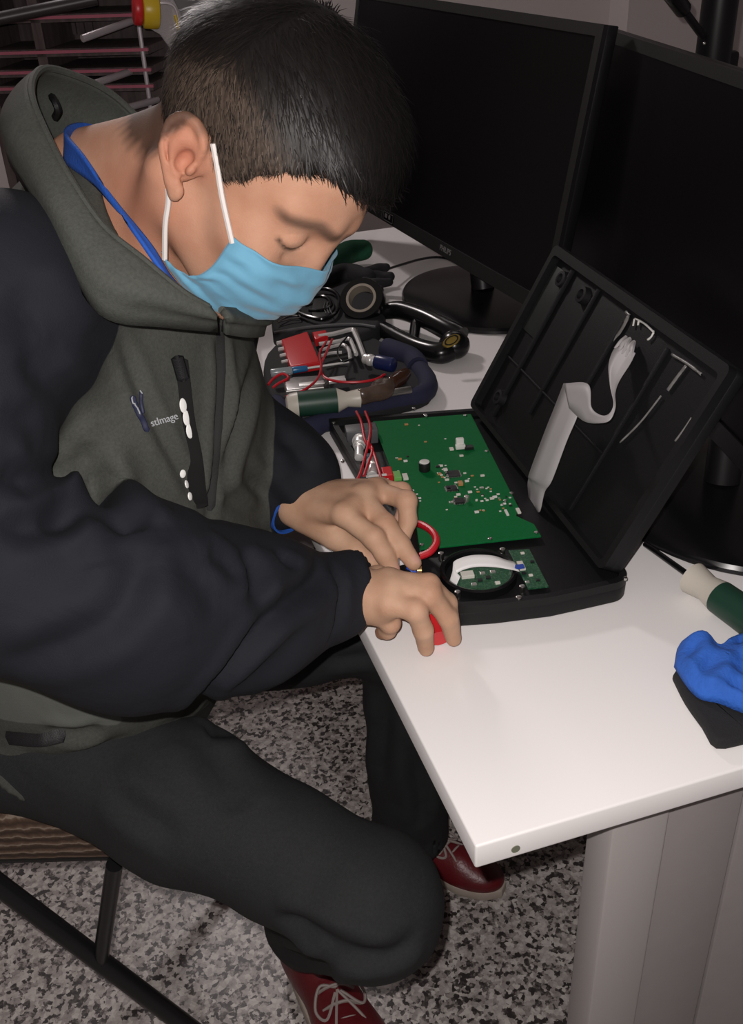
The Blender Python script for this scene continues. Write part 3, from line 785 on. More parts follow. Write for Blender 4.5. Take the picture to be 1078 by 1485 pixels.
for an, kn in ((ANR, KNR), (ANL, KNL)):                      # open hems
    ax = (an - kn) / np.linalg.norm(an - kn)
    x_, y_, z_, L_ = basis((0, 0, 0), ax); TF.op(P_box(an + ax * .072, (.12, .12, .06), np.array([x_, y_, z_]), .002), .004, 'cut'); TF.op(P_cone(an - ax * .02, an + ax * .1, .048), .004, 'cut')
sl = TF.sub((-1, -1, -1), (2, 2, 2), 0); X = sl[1]
TF.g += .0026 * field_noise(X, 40, 11) + .0012 * field_noise(X, 95, 12)
TF.g = np.maximum(TF.g, (.095 - X[..., 2]).astype(np.float32)); del X, sl
V, Q = TF.mesh(2); del TF
V = Surf(V, Q).folds([([(395, 1330), (440, 1345), (500, 1375), (560, 1385)], .010, .010), ([(440, 1360), (500, 1395), (570, 1385), (610, 1350)], .009, .007), ([(385, 1370), (440, 1392), (490, 1400)], .010, .007),
    ([(150, 1140), (210, 1185), (260, 1215)], .012, .005), ([(280, 1060), (330, 1130), (340, 1180)], .016, .005), ([(560, 1000), (556, 1080), (548, 1150)], .012, .006), ([(600, 1080), (610, 1150), (612, 1200)], .010, .006),
    ([(470, 960), (510, 955), (545, 950)], .010, .005), ([(380, 1040), (350, 1060), (300, 1060)], .012, .006)])
trousers = link('trousers', np_mesh('trousers', V, Q), trm, person)

# ---- standing collar, shirt, zip, pocket
collm = fabric('collar_cloth', (.058, .062, .054))
# each station: pixel + distance of the seam, of the fold edge
st_ = [  # seam (bottom), top edge
    (D(312, 458, .800), D(302, 446, .775)), (D(235, 450, .775), D(262, 422, .765)), (D(152, 438, .765), D(205, 375, .765)),
    (D(105, 380, .775), D(150, 330, .775)), (D(70, 310, .80), D(105, 265, .795)), (D(35, 250, .84), D(72, 205, .83)), (D(10, 205, .90), D(45, 135, .885)),
    (D(25, 180, .97), D(62, 100, .955)), (D(85, 190, 1.02), D(110, 110, 1.0)), (D(150, 220, 1.05), D(160, 135, 1.03)), (D(215, 280, 1.05), D(205, 175, 1.04)),
    (D(290, 380, 1.0), D(285, 250, 1.03)), (D(350, 450, .96), D(345, 390, .99)), (D(378, 466, .90), D(378, 448, .92)), (D(356, 468, .835), D(356, 452, .845)), (D(322, 462, .803), D(322, 450, .79))]
lo = spline([a for a, b in st_], 6); hi = spline([b for a, b in st_], 6); cen = np.array([.065, .915, 1.06])
G = []
for i in range(len(lo)):
    a, b = lo[i], hi[i]; out = (a + b) / 2 - cen; out[2] *= .3; out /= np.linalg.norm(out)
    row = []
    for q in np.linspace(0, 1, 11):
        bulge = .010 * math.sin(math.pi * q) + .0012 * math.sin(i * .55 + q * 3) * math.sin(math.pi * q)
        row.append(a * (1 - q) + b * q + out * bulge + np.array([0, 0, -.012]) * max(0, .15 - q) / .15)
    G.append(row)
c = MB(); c.grid(G); collar = c.build('collar', collm, jacket, solid=.005, auto=60)
# piped edge along the top of the collar, hanging loop inside
c = MB(); c.tube(hi[::2], .0032, seg=8, sub=2); c.build('collar_piping', collm, collar)
lp = MB(); lp.tube([D(75, 140, .965), D(80, 148, .955), D(84, 160, .955), D(80, 170, .965)], .0032, seg=6); lp.build('hanging_loop', black_plastic, collar, 'black hanging loop')
# blue shirt collar between neck and jacket
shirt = mat('blue_shirt', (.012, .085, .42), .8, bump=(300, .3))
sh_ = [(D(300, 470, .80), D(296, 440, .79)), (D(268, 440, .785), D(250, 405, .795)), (D(235, 395, .785), D(215, 350, .80)), (D(190, 330, .80), D(165, 290, .825)), (D(140, 270, .85), D(120, 225, .865)),
       (D(95, 235, .91), D(95, 190, .92)), (D(110, 225, .97), D(122, 178, .975)), (D(175, 240, 1.0), D(172, 195, 1.0)), (D(230, 280, .99), D(222, 215, 1.0))]
lo2 = spline([a for a, b in sh_], 5); hi2 = spline([b for a, b in sh_], 5)
c = MB(); c.grid([[a * (1 - q) + b * q for q in np.linspace(0, 1, 6)] for a, b in zip(lo2, hi2)])
c.build('shirt_collar', shirt, person, 'bright blue shirt collar', solid=.003, auto=60)
wa, wb = Z(420, 705, .778), Z(424, 738, .766)
c = MB(); x, y, z, L = basis(Z(404, 728, .772), Z(432, 752, .766)); c.lathe([(.0245, -.008), (.0250, .002), (.0245, .010), (.0225, .010), (.0225, -.008)], Z(415, 738, .764), (x, y, z), 28, caps=False)
c.build('shirt_cuff', shirt, person, 'blue shirt cuff')
# ---- jacket details, laid on the garment's own surface
JS = Surf(V_j, Q_j)
def strip_on(px, w, name, material, parent, off=.0012, label=None, h=.0012):
    """a thin raised tape following pixels over the jacket"""
    c = JS.curve(px, 8, off); mb = MB(); mb.tube(c, 1.0, seg=8, sub=1)
    # flatten: rebuild as an oval tape
    mb = MB(); T = np.gradient(c, axis=0); G = []
    for i in range(len(c)):
        t_ = T[i] / np.linalg.norm(T[i]); nn = np.array([0, 0, 1.0]) * 0 - (c[i] - CAMPOS) / np.linalg.norm(c[i] - CAMPOS); nn = nn - t_ * (nn @ t_); nn /= np.linalg.norm(nn); sd = np.cross(t_, nn)
        e = 1.0 if 0 < i < len(c) - 1 else .4
        G.append([c[i] + sd * w * .5 * e * math.cos(a) + nn * h * math.sin(a) for a in np.linspace(0, 2 * math.pi, 11)])
    mb.grid(G); return mb.build(name, material, parent, label)
zipm = mat('zip_tape', (.012, .012, .012), .8, bump=(600, .2))
strip_on([(314, 470), (319, 530), (315, 600), (308, 680), (303, 740)], .010, 'front_zip', zipm, jacket, label='dark front zip')
strip_on([(150, 456), (200, 463), (255, 466), (306, 470)], .004, 'collar_seam', collm, jacket)
pk = strip_on([(257, 518), (262, 560), (268, 610), (278, 660), (286, 710), (288, 736)], .016, 'pocket_placket', mat('placket', (.010, .010, .010), .85, spec=.2), jacket, label='black chest pocket placket')
strip_on([(252, 516), (256, 530), (262, 552)], .011, 'zip_pull', black_plastic, pk, off=.004, h=.003)
refl = mat('reflective_print', (.93, .93, .90), .35)  # white base colour stands in for flash light the dots throw back
def dot(x, y, w, hgt, par):
    p, n = JS.at(x, y); up = UP - n * (UP @ n); up /= np.linalg.norm(up); sd = np.cross(up, n)
    a = -.22; u2 = up * math.cos(a) + sd * math.sin(a) * -1; s2 = np.cross(u2, n)
    mb = MB(); mb.lathe([(1, 0), (.9, .0006), (.5, .0009), (.02, .001)], (0, 0, 0), ((1, 0, 0), (0, 1, 0), (0, 0, 1)), 20)
    mb.v = [tuple(p + n * (.0032 + q[2]) + s2 * q[0] * w + u2 * q[1] * hgt) for q in mb.v]
    return mb.build('reflective_dot', refl, par, 'bright white reflective dot')
for x, y, w, hgt in ((262, 588, .0038, .0064), (267, 606, .0040, .0068), (272, 624, .0045, .0070), (262, 686, .0031, .0038), (266, 703, .0031, .0038), (271, 720, .0032, .0038)):
    dot(x, y, w, hgt, jacket)
# chest badge: dark blue ribbon motif and lettering
bl = mat('badge_blue', (.010, .013, .045), .6)
strip_on([(190, 574), (196, 590), (204, 606), (213, 626)], .0050, 'badge_ribbon', bl, jacket, label='dark blue embroidered ribbon motif')
strip_on([(204, 566), (203, 584), (206, 600)], .0032, 'badge_ribbon', bl, jacket, label='dark blue embroidered ribbon motif')
thread = mat('pale_thread', (.42, .43, .45), .7)
for pts in ([(189, 575), (192, 585), (196, 591)], [(202, 565), (205, 569)], [(196, 590), (201, 600)]):
    strip_on(pts, .0014, 'badge_stitch', thread, jacket, off=.0028)
p0, n0 = JS.at(216, 623); p1, n1 = JS.at(250, 613)
vx = p1 - p0; vy = -(MC[1] * -1); vy = MC[1] - n0 * (MC[1] @ n0)
text_mesh('stImage', .0088, p0 + n0 * .0035, vx, vy, thread, 'badge_lettering', jacket, label='pale lettering reading stImage')
# side pocket slit and dark lining under the arm
strip_on([(10, 1062), (60, 1066), (95, 1060)], .020, 'side_pocket', black_plastic, jacket, label='dark side pocket opening')

# ---- shoes
leather = mat('red_leather', (.115, .008, .012), .38, noise=(25, .25), bump=(260, .2))
solem = mat('pale_sole', (.40, .34, .29), .6)
lacem = mat('grey_lace', (.30, .25, .23), .7)
def shoe(heel, toe, label):
    heel = np.array(heel, float); toe = np.array(toe, float); ax = toe - heel; ax[2] = 0; L = np.linalg.norm(ax); x = ax / L; y = np.array([-x[1], x[0], 0]); z = UP; k = L / .29
    W = lambda p: heel + (x * p[0] + y * p[1] * .88 + z * p[2]) * k
    F = Field((-.03, -.08, .0), (.32, .08, .16), .0032, far=.05)
    F.op(P_ell((.055, 0, .045), (.058, .040, .050)), .01); F.op(P_cone((.06, 0, .05), (.19, 0, .038), .042, .040), .03)
    F.op(P_ell((.215, .002, .030), (.078, .053, .034)), .03); F.op(P_cone((.07, 0, .085), (.075, 0, .11), .040, .042), .02)
    F.op(P_ell((.075, 0, .14), (.05, .030, .05)), .006, 'cut')
    sl = F.sub((-1,) * 3, (1,) * 3, 0); F.g = np.maximum(F.g, (.014 - sl[1][..., 2]).astype(np.float32))
    V, Q = F.mesh(2); root = link('shoe', np_mesh('shoe', np.array([W(p) for p in V]), Q), leather, person, label)

    poly = []
    for t in np.linspace(0, 2 * math.pi, 44, endpoint=False):
        u = .5 - .5 * math.cos(t); wd = np.interp(u, [0, .08, .3, .5, .72, .9, 1], [.012, .036, .041, .043, .056, .042, .014]); poly.append(((-.006 + .302 * u) * k, (wd if t < math.pi else -wd) * k * .88))
    mb = MB(); mb.prism(poly, heel, x, y, .001, .024 * k, bev=.003); mb.build('sole', solem, root, 'pale rubber sole')
    for i, xx in enumerate((.140, .160, .178, .194)):
        h = .096 - .42 * (xx - .13)
        mb = MB(); mb.tube([W((xx, -.026, h - .012)), W((xx + .006, -.010, h + .001)), W((xx + .010, .010, h + .001)), W((xx + .014, .026, h - .012))], .0022, seg=6); mb.build('lace', lacem, root, 'pale grey lace')
    for s_ in (-1, 1):
        mb = MB(); mb.tube([W((.150, 0, .092)), W((.142, s_ * .022, .094)), W((.160, s_ * .038, .078)), W((.176, s_ * .028, .076)), W((.156, s_ * .004, .091))], .0020, seg=6); mb.build('lace', lacem, root, 'pale grey lace loop')
        mb = MB(); mb.tube([W((.154, 0, .092)), W((.182, s_ * .016, .080)), W((.204, s_ * .028, .066))], .0019, seg=6); mb.build('lace', lacem, root, 'pale grey lace end')
    return root
hR = Z(432, 1345, 0.04); tR = Z(503, 1492, 0.04)
dR = (tR - hR); dR[2] = 0; dR /= np.linalg.norm(dR); hR[2] = 0
shoe(hR - dR * .01, hR + dR * .285, 'dark red leather shoe under the nearer knee')
tL = Z(728, 1283, .02); tL[2] = 0; hL = Z(590, 1238, 0.0); hL[2] = 0; dL = (tL - hL) / np.linalg.norm(tL - hL)
shoe(tL - dL * .215, tL, 'dark red leather shoe under the desk corner')

# ---- folding chair under him
brown, t, p = new_mat('brown_weave')
p.inputs['Roughness'].default_value = .9
tc = t.nodes.new('ShaderNodeTexCoord'); mp = t.nodes.new('ShaderNodeMapping'); mp.inputs['Rotation'].default_value = (0, 0, math.radians(38))
t.links.new(tc.outputs['Object'], mp.inputs['Vector'])
wv = t.nodes.new('ShaderNodeTexWave'); wv.bands_direction = 'Z'; wv.inputs['Scale'].default_value = 26; wv.inputs['Distortion'].default_value = 2.5; wv.inputs['Detail'].default_value = 3; wv.inputs['Detail Scale'].default_value = 3
t.links.new(mp.outputs[0], wv.inputs['Vector'])
r_ = ramp(t, [(0, (.042, .023, .015)), (.7, (.090, .053, .034)), (.93, (.12, .08, .055)), (1, (.22, .17, .13))], wv.outputs['Fac'])
t.links.new(r_.outputs[0], p.inputs['Base Color'])
b_ = t.nodes.new('ShaderNodeBump'); b_.inputs['Strength'].default_value = .5; b_.inputs['Distance'].default_value = .003
t.links.new(wv.outputs['Fac'], b_.inputs['Height']); t.links.new(b_.outputs[0], p.inputs['Normal'])
a_ = Z(288, 1243, .415); b0 = Z(0, 1250, .415); ex = b0 - a_; ex[2] = 0; ex /= np.linalg.norm(ex)         # along the near edge, backwards
ey = np.array([ex[1], -ex[0], 0]);  ey = ey if ey[1] > 0 else -ey
chair = empty('folding_chair', (*(a_ + ex * .2 + ey * .2)[:2], 0), 'folding chair with a brown striped seat pad under the seated man', 'chair')
def C_(u, v, z): return np.array([*(a_ + ex * u + ey * v)[:2], z])
mb = MB(); fr3 = Matrix(((ex[0], ey[0], 0), (ex[1], ey[1], 0), (0, 0, 1)))
F = Field((-.02, -.02, .40), (.44, .44, .53), .005, far=.05)
F.op(P_box((.205, .165, .458), (.215, .175, .043), None, .024), .01)
V, Q = F.mesh(2); V[:, 0] += .42 * np.clip(V[:, 1], 0, 1) * np.clip(1 - V[:, 0] / .42, 0, 1); sag = -.02 * np.exp(-(((V[:, 0] - .2) / .13) ** 2 + ((V[:, 1] - .2) / .13) ** 2)) * (V[:, 2] > .44)
V[:, 2] += sag; link('seat_pad', np_mesh('seat_pad', np.array([C_(q[0], q[1], q[2]) for q in V]), Q), brown, chair, 'brown striped seat pad')
steel = mat('black_tube', (.010, .010, .011), .32)
mb = MB()
cs = [C_(.02, .02, .404), C_(.40, .02, .404), C_(.40, .33, .404), C_(.15, .33, .404)]
for i in range(4): mb.cyl(cs[i], cs[(i + 1) % 4], .010, seg=14)
mb.build('seat_frame', steel, chair)
n0_, n1_ = Z(-70, 1232, .41), Z(322, 1526, 0.013)
uv = lambda p: ((p - a_) @ ex, (p - a_) @ ey)
for v in (0, 1):
    def mir(p):
        u_, v_ = uv(p); return p if v == 0 else C_(u_, .34 - v_, p[2])
    A_, B_ = mir(n0_), mir(n1_); Tt = mir(n1_ + (n0_ - n1_) * .49); S_ = mir(Z(166, 1254, .402))
    mb = MB(); mb.cyl(A_, B_, .0125, seg=14); mb.ball(B_, .0125); mb.build('leg', steel, chair)
    mb = MB(); mb.cyl(S_, Tt, .0095, seg=14); mb.build('brace', steel, chair)
    R_ = C_(.36, .005 if v == 0 else .335, .404); mb = MB(); mb.cyl(R_, C_(.52, .02 if v == 0 else .32, .012), .0115, seg=14); mb.build('leg', steel, chair)
# ------------------------------------------------------------------ the opened black device
ZB = .725
case = mat('black_casing', (.0065, .0065, .007), .5, bump=(1500, .18), spec=.3)
case_in = mat('black_casing_inside', (.0075, .0072, .0085), .62, bump=(900, .25), noise=(30, .2), spec=.3)
silver = mat('screw_steel', (.62, .61, .58), .28, 1.0)
hb, hf = Z(690, 590, .728), Z(892, 842, .728)
hx = (hf - hb) / np.linalg.norm(hf - hb); ho = np.array([-hx[1], hx[0], 0]); ho = ho if ho[0] > 0 else -ho
dev = empty('electronics_housing', ((hb[0] + .283) / 2, .9, HT), 'opened black plastic device housing with its lid hinged up and a green board inside', 'electronic device')
bl_ = Z(477, 607, ZB); fl2 = Z(640, 884, ZB)
ang = hb + ho * .006
outer = [bl_[:2], (hb + ho * .014)[:2]]
fc = hf + ho * .022
fcn = np.array([fc[0], Z(925, 838, ZB)[1]])
for t_ in np.linspace(0, math.pi / 2, 8): outer.append((fcn[0] - .02 + .02 * math.cos(t_), fcn[1] + .022 - .022 * math.sin(t_)))
outer += [Z(860, 853, ZB)[:2], Z(800, 866, ZB)[:2], Z(720, 876, ZB)[:2], (fl2[0] + .01, fl2[1]), (fl2[0], fl2[1] + .01)]
outer = [np.array(q) for q in outer]; cen = np.mean(outer, 0)
def inset(poly, d):
    out = []; n = len(poly)
    for i in range(n):
        a, b, c = poly[i - 1], poly[i], poly[(i + 1) % n]; e1 = (b - a) / (np.linalg.norm(b - a) + 1e-9); e2 = (c - b) / (np.linalg.norm(c - b) + 1e-9)
        n1 = np.array([-e1[1], e1[0]]); n2 = np.array([-e2[1], e2[0]]); m_ = n1 + n2; m_ /= np.linalg.norm(m_) + 1e-9
        s_ = 1 if (cen - b) @ m_ > 0 else -1; out.append(b + m_ * s_ * d / max(.5, abs(m_ @ n1)))
    return out
rim = inset(outer, .007)
X_, Y_ = (1, 0, 0), (0, 1, 0)
mb = MB(); mb.prism(outer, (0, 0, 0), X_, Y_, HT + .0008, HT + .017, bev=.002)
mb.frame(outer, rim, (0, 0, 0), X_, Y_, HT + .0165, ZB); base_o = mb.build('base_tray', case, dev)
for x, y in ((484, 613), (497, 668), (600, 592), (618, 603), (907, 838), (886, 777), (733, 726), (700, 600)):
    q = Z(x, y, ZB + .0005); mb = MB(); mb.cyl(q - UP * .002, q + UP * .001, .0022, seg=12, bev=.0005); mb.build('screw', silver, dev, 'small bright screw')
# lid
LT = math.radians(61.5); lv = ho * math.cos(LT) + UP * math.sin(LT); ln_ = np.cross(hx, lv); ln_ = ln_ if ln_[0] < 0 else -ln_      # inner face normal
LL, LH = np.linalg.norm(hf - hb) - .012, .226
lo_ = hb + hx * .0
def LP(u, v, w=0): return lo_ + hx * u + lv * v + ln_ * w
def lid_px(x, y, w=.0):
    p = PL(x, y, lo_ + ln_ * w, ln_); return p
def rr_poly(u0, v0, u1, v1, r, n=5):
    out = []
    for cx, cy, a0 in ((u1 - r, v0 + r, -90), (u1 - r, v1 - r, 0), (u0 + r, v1 - r, 90), (u0 + r, v0 + r, 180)):
        for k in range(n + 1): a = math.radians(a0 + 90 * k / n); out.append((cx + r * math.cos(a), cy + r * math.sin(a)))
    return out
sgn = 1 if np.cross(hx, lv) @ ln_ > 0 else -1
mb = MB(); po = rr_poly(0, 0, LL, LH, .008); pi_ = rr_poly(.009, .006, LL - .009, LH - .011, .006)
mb.prism(po, lo_, hx, lv, (-.012) * sgn if sgn > 0 else .0, 0.0 if sgn > 0 else .012, bev=.0015)
mb.frame(po, pi_, lo_, hx, lv, 0 if sgn > 0 else -.010, .010 if sgn > 0 else 0)
lid = mb.build('lid', case, dev)

ribm = case_in
def lbox(u0, v0, u1, v1, h): 
    c = LP((u0 + u1) / 2, (v0 + v1) / 2, h / 2); R = Matrix(np.array([hx, lv, np.cross(hx, lv)]).T.tolist()); mb = MB(); mb.box(c, (abs(u1 - u0), abs(v1 - v0), h), R, bev=min(.0008, h * .2)); return mb
for u0, v0, u1, v1, h in ((.055, .012, .0575, .212, .006), (.125, .05, .1275, .212, .005), (.200, .012, .2025, .20, .005), (.290, .012, .2925, .205, .005), (.012, .150, .385, .1523, .004), (.012, .080, .29, .0823, .0035)):
    if u1 < LL - .01: lbox(u0, v0, u1, v1, h).build('rib', ribm, lid)
lbox(.014, .12, .052, .205, .003).build('panel', mat('lid_panel', (.012, .016, .014), .5, noise=(60, .4)), lid, 'raised grey-green inner panel')
for x, y in ((820, 407), (850, 430), (729, 578)):
    p = lid_px(x, y); mb = MB(); x_, y_, z_, L_ = basis(p, p + ln_)
    mb.lathe([(.0105, 0), (.0095, .008), (.0060, .0085), (.0055, .002), (.0001, .002)], p, (x_, y_, z_), 24, caps=False); mb.build('screw_boss', ribm, lid)
glint = mat('painted_glint', (.17, .165, .16), .3, noise=(120, .6))  # pale grey strips paint in the highlights along the lid's ribs
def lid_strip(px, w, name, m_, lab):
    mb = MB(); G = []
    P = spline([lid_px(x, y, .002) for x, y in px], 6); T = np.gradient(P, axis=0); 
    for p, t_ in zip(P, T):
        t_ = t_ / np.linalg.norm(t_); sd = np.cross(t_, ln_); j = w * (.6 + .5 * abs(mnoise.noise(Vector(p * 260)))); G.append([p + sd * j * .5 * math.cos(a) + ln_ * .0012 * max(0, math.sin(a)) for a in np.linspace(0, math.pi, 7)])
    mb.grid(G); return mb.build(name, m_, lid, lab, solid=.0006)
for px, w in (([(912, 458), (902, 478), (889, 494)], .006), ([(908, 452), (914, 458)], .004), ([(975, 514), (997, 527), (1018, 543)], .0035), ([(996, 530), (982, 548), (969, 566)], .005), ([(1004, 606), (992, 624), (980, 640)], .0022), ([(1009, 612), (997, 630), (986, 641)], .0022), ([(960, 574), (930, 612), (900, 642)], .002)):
    lid_strip(px, w, 'glint_streak', glint, 'pale grey streak painting a highlight on the lid ribs')
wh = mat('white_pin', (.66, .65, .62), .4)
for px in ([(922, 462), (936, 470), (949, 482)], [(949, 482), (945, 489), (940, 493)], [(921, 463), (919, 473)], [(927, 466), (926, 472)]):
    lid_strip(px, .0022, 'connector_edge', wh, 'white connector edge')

# circuit board
def bz(x, y, z=.7237): return Z(x, y, z)
green, t, p = new_mat('board_green')
p.inputs['Roughness'].default_value = .5; p.inputs['Specular IOR Level'].default_value = .12
tc = t.nodes.new('ShaderNodeTexCoord'); n = t.nodes.new('ShaderNodeTexBrick'); n.inputs['Scale'].default_value = 90; n.inputs['Mortar Size'].default_value = .012
n.inputs['Color1'].default_value = (.004, .118, .030, 1); n.inputs['Color2'].default_value = (.005, .128, .034, 1); n.inputs['Mortar'].default_value = (.007, .145, .045, 1)
t.links.new(tc.outputs['Object'], n.inputs['Vector']); t.links.new(n.outputs['Color'], p.inputs['Base Color'])
pcb = [(541, 611), (683, 600), (752, 735), (749, 748), (775, 760), (785, 777), (610, 796), (588, 735)]
poly = [bz(*q)[:2] for q in pcb]
board = MB().prism(poly, (0, 0, 0), X_, Y_, .7215, .7237, bev=.0003).build('circuit_board', green, dev, 'large bright green circuit board', smooth=False)
chipm = mat('chip_black', (.010, .010, .011), .42); tin = mat('tin', (.62, .61, .57), .35, .9); cream = mat('cream_part', (.62, .60, .54), .5); tan = mat('tan_part', (.42, .22, .08), .45)
e1 = (bz(752, 735) - bz(683, 600)); e1 /= np.linalg.norm(e1); e2 = np.array([-e1[1], e1[0], 0])
RB = Matrix(np.array([e1, e2, np.cross(e1, e2)]).T.tolist())
def comp(x, y, sx, sy, h, m_, name, par=board, lab=None, z=.7237):
    q = bz(x, y, z); mb = MB(); mb.box((q[0], q[1], z + h / 2), (sx, sy, h), RB, bev=min(sx, sy, h) * .12); return mb.build(name, m_, par, lab, smooth=False)
def pins(x, y, sx, sy, n_, z=.7237):
    q = bz(x, y, z); mb = MB()
    for s_ in (-1, 1):
        for k in range(n_):
            o_ = (k - (n_ - 1) / 2) * sx / n_
            mb.box(q + e1 * o_ + e2 * s_ * (sy / 2 + .0007) + UP * .0005, (.0005, .0016, .0008), RB)
            mb.box(q + e2 * o_ * sy / sx + e1 * s_ * (sx / 2 + .0007) + UP * .0005, (.0016, .0005, .0008), RB)
    return mb
for x, y, sx, sy, h, n_ in ((658, 688, .014, .014, .0018, 9), (655, 709, .011, .012, .0018, 7), (666, 728, .010, .011, .003, 6)):
    c = comp(x, y, sx, sy, h, chipm, 'chip'); pins(x, y, sx, sy, n_).build('chip_pins', tin, c)
comp(668, 703, .0065, .0055, .004, tan, 'inductor', lab='small orange component')
q = bz(616, 682); mb = MB(); mb.cyl(q, q + UP * .011, .0068, seg=24, bev=.0008); bz_ = mb.build('buzzer', chipm, board, 'round black buzzer'); mb = MB(); mb.cyl(q + UP * .011, q + UP * .0118, .0060, seg=24, bev=.0003); mb.build('label', wh, bz_, 'round white label')
q = bz(677, 727); mb = MB(); mb.cyl(q, q + UP * .007, .0030, seg=16, bev=.0005); mb.build('capacitor', tin, board)
q = bz(667, 650); mb = MB(); mb.box(q + UP * .007, (.006, .010, .014), RB, bev=.0015); mb.box(q + e1 * .003 + UP * .004, (.006, .012, .006), RB, bev=.001); mb.build('connector', mat('clear_white', (.70, .70, .66), .35), board, 'white upright connector')
comp(680, 651, .007, .011, .004, chipm, 'connector'); comp(655, 652, .006, .005, .002, cream, 'resistor')
comp(576, 693, .016, .009, .005, mat('lime_block', (.16, .42, .10), .5), 'terminal_block', lab='pale green terminal block'); comp(588, 693, .012, .006, .003, cream, 'resistor')
r2 = np.random.default_rng(11)
def inpoly(x, y, P):
    c = False
    for i in range(len(P)):
        (x1, y1), (x2, y2) = P[i - 1], P[i]
        if (y1 > y) != (y2 > y) and x < (x2 - x1) * (y - y1) / (y2 - y1) + x1: c = not c
    return c
zones = [((634, 652), (674, 700), 20), ((660, 700), (684, 730), 18), ((698, 720), (706, 728), 12), ((722, 746), (712, 746), 14), ((566, 592), (660, 715), 12), ((640, 710), (690, 745), 14), ((592, 610), (705, 742), 9), ((560, 680), (615, 665), 5)]
small = 0
for (x0, x1), (y0, y1), n_ in zones:
    for _ in range(n_):
        x, y = r2.uniform(x0, x1), r2.uniform(y0, y1)
        if not inpoly(x, y, pcb): continue
        s_ = r2.choice([1, 1, 1.4, 2.0]); comp(x, y, .0014 * s_, .0024 * s_, .0009 * s_, [wh, cream, wh, tan, tin, wh, cream, chipm][r2.integers(8)], 'resistor' if s_ < 1.3 else 'capacitor'); small += 1
for x, y in ((617, 602), (675, 603), (706, 655), (742, 716), (711, 782), (612, 791), (778, 773), (590, 740)):
    q = bz(x, y); mb = MB(); mb.cyl(q, q + UP * .0016, .0024, seg=12, bev=.0005); mb.build('screw', silver, board, 'small bright screw')
for k in range(3):
    q0, q1 = bz(728 + k * 8, 738 + k * 2), bz(733 + k * 9, 752 - k * 3)
comp(735, 744, .012, .003, .0012, wh, 'connector', lab='narrow white connector'); comp(752, 742, .010, .004, .002, cream, 'connector')

# left bay: battery block, jacks, wires, warning label
zc = HT + .017
grey_p = mat('grey_block', (.085, .085, .09), .5)
q = Z(524, 621, .735); mb = MB(); mb.box((q[0], q[1], zc + .010), (.022, .040, .020), RB, bev=.002); mb.build('power_block', grey_p, dev, 'dark grey block in the left bay')
for (xa, ya), (xb, yb), r in (((521, 640), (521, 664), .0055), ((539, 668), (540, 690), .0062), ((522, 636), (521, 646), .008)):
    A, B = Z(xa, ya, .729), Z(xb, yb, .729); mb = MB(); mb.cyl(A, B, r, seg=20, bev=.0008); mb.cyl(A + (B - A) * .3, A + (B - A) * .4, r * 1.15, seg=20); mb.build('metal_jack', chrome, dev, 'shiny metal jack')
q = Z(536, 660, .727); mb = MB(); mb.box((q[0], q[1], zc + .006), (.008, .012, .010), RB, bev=.001); mb.build('connector', mat('teal_part', (.01, .10, .14), .4), dev, 'small teal connector')
redb = comp(562, 693, .020, .012, .010, red_plastic, 'wire_connector', par=dev, lab='red plug with a white label', z=.722)
for (x, y, a_, b_) in ((546, 690, .004, .024), (550, 697, .004, .022), (557, 700, .004, .010)):
    comp(x, y, a_, b_, .0008, wh, 'label', par=redb, lab='white label strip', z=.7345)
wire = mat('red_wire', (.50, .012, .022), .35)
def wire_pts(px): return [Z(x, y, z) for x, y, z in px]
for px in ([(517, 597, .745), (524, 612, .752), (530, 640, .748), (541, 655, .742), (549, 680, .738), (555, 700, .738)], [(530, 597, .745), (537, 618, .750), (535, 640, .748), (530, 660, .742), (523, 685, .738), (516, 700, .735)],
           [(533, 640, .745), (540, 652, .743), (534, 672, .740), (528, 690, .738)]):
    mb = MB(); mb.tube(wire_pts(px), .0017, seg=8, sub=8); mb.build('wire', wire, dev, 'red wire')

# round port with the little lens board, its white flat cable and the side board
q = Z(694, 829, .724); mb = MB()
mb.lathe([(.0385, -.006), (.0385, .0022), (.036, .0034), (.0335, .0022), (.0325, -.004)], q, ((1, 0, 0), (0, 1, 0), (0, 0, 1)), 48, caps=False); mb.build('port_ring', gloss_black, dev, 'round black port ring')
gb, t, p = new_mat('small_board'); p.inputs['Roughness'].default_value = .4
tc = t.nodes.new('ShaderNodeTexCoord'); v_ = t.nodes.new('ShaderNodeTexVoronoi'); v_.inputs['Scale'].default_value = 520; t.links.new(tc.outputs['Object'], v_.inputs['Vector'])
r_ = ramp(t, [(0, (.30, .36, .28)), (.16, (.05, .14, .07)), (.5, (.012, .07, .032)), (1, (.008, .05, .024))], v_.outputs['Distance']); t.links.new(r_.outputs[0], p.inputs['Base Color'])
mb = MB(); mb.cyl(q + np.array([.004, -.002, -.0052]), q + np.array([.004, -.002, -.0035]), .030, seg=40); sb = mb.build('round_board', gb, dev, 'small round speckled green board')
def comp2(x, y, sx, sy, h, m_, name, par, z): return comp(x, y, sx, sy, h, m_, name, par, None, z)
comp2(678, 836, .009, .013, .004, cream, 'connector', sb, .7205)
for x, y in ((700, 832), (708, 838), (715, 830), (696, 842), (722, 846), (688, 848)): comp2(x, y, .004, .005, .0015, [chipm, tin, cream][int(x) % 3], 'chip', sb, .7205)
pol2 = [(738, 798), (768, 796), (796, 850), (766, 853)]
sd = MB().prism([Z(*q_, .7235)[:2] for q_ in pol2], (0, 0, 0), X_, Y_, .7215, .7235, bev=.0002).build('side_board', gb, dev, 'small speckled green side board', smooth=False)
comp2(756, 822, .014, .006, .0025, cream, 'connector', sd, .7235)
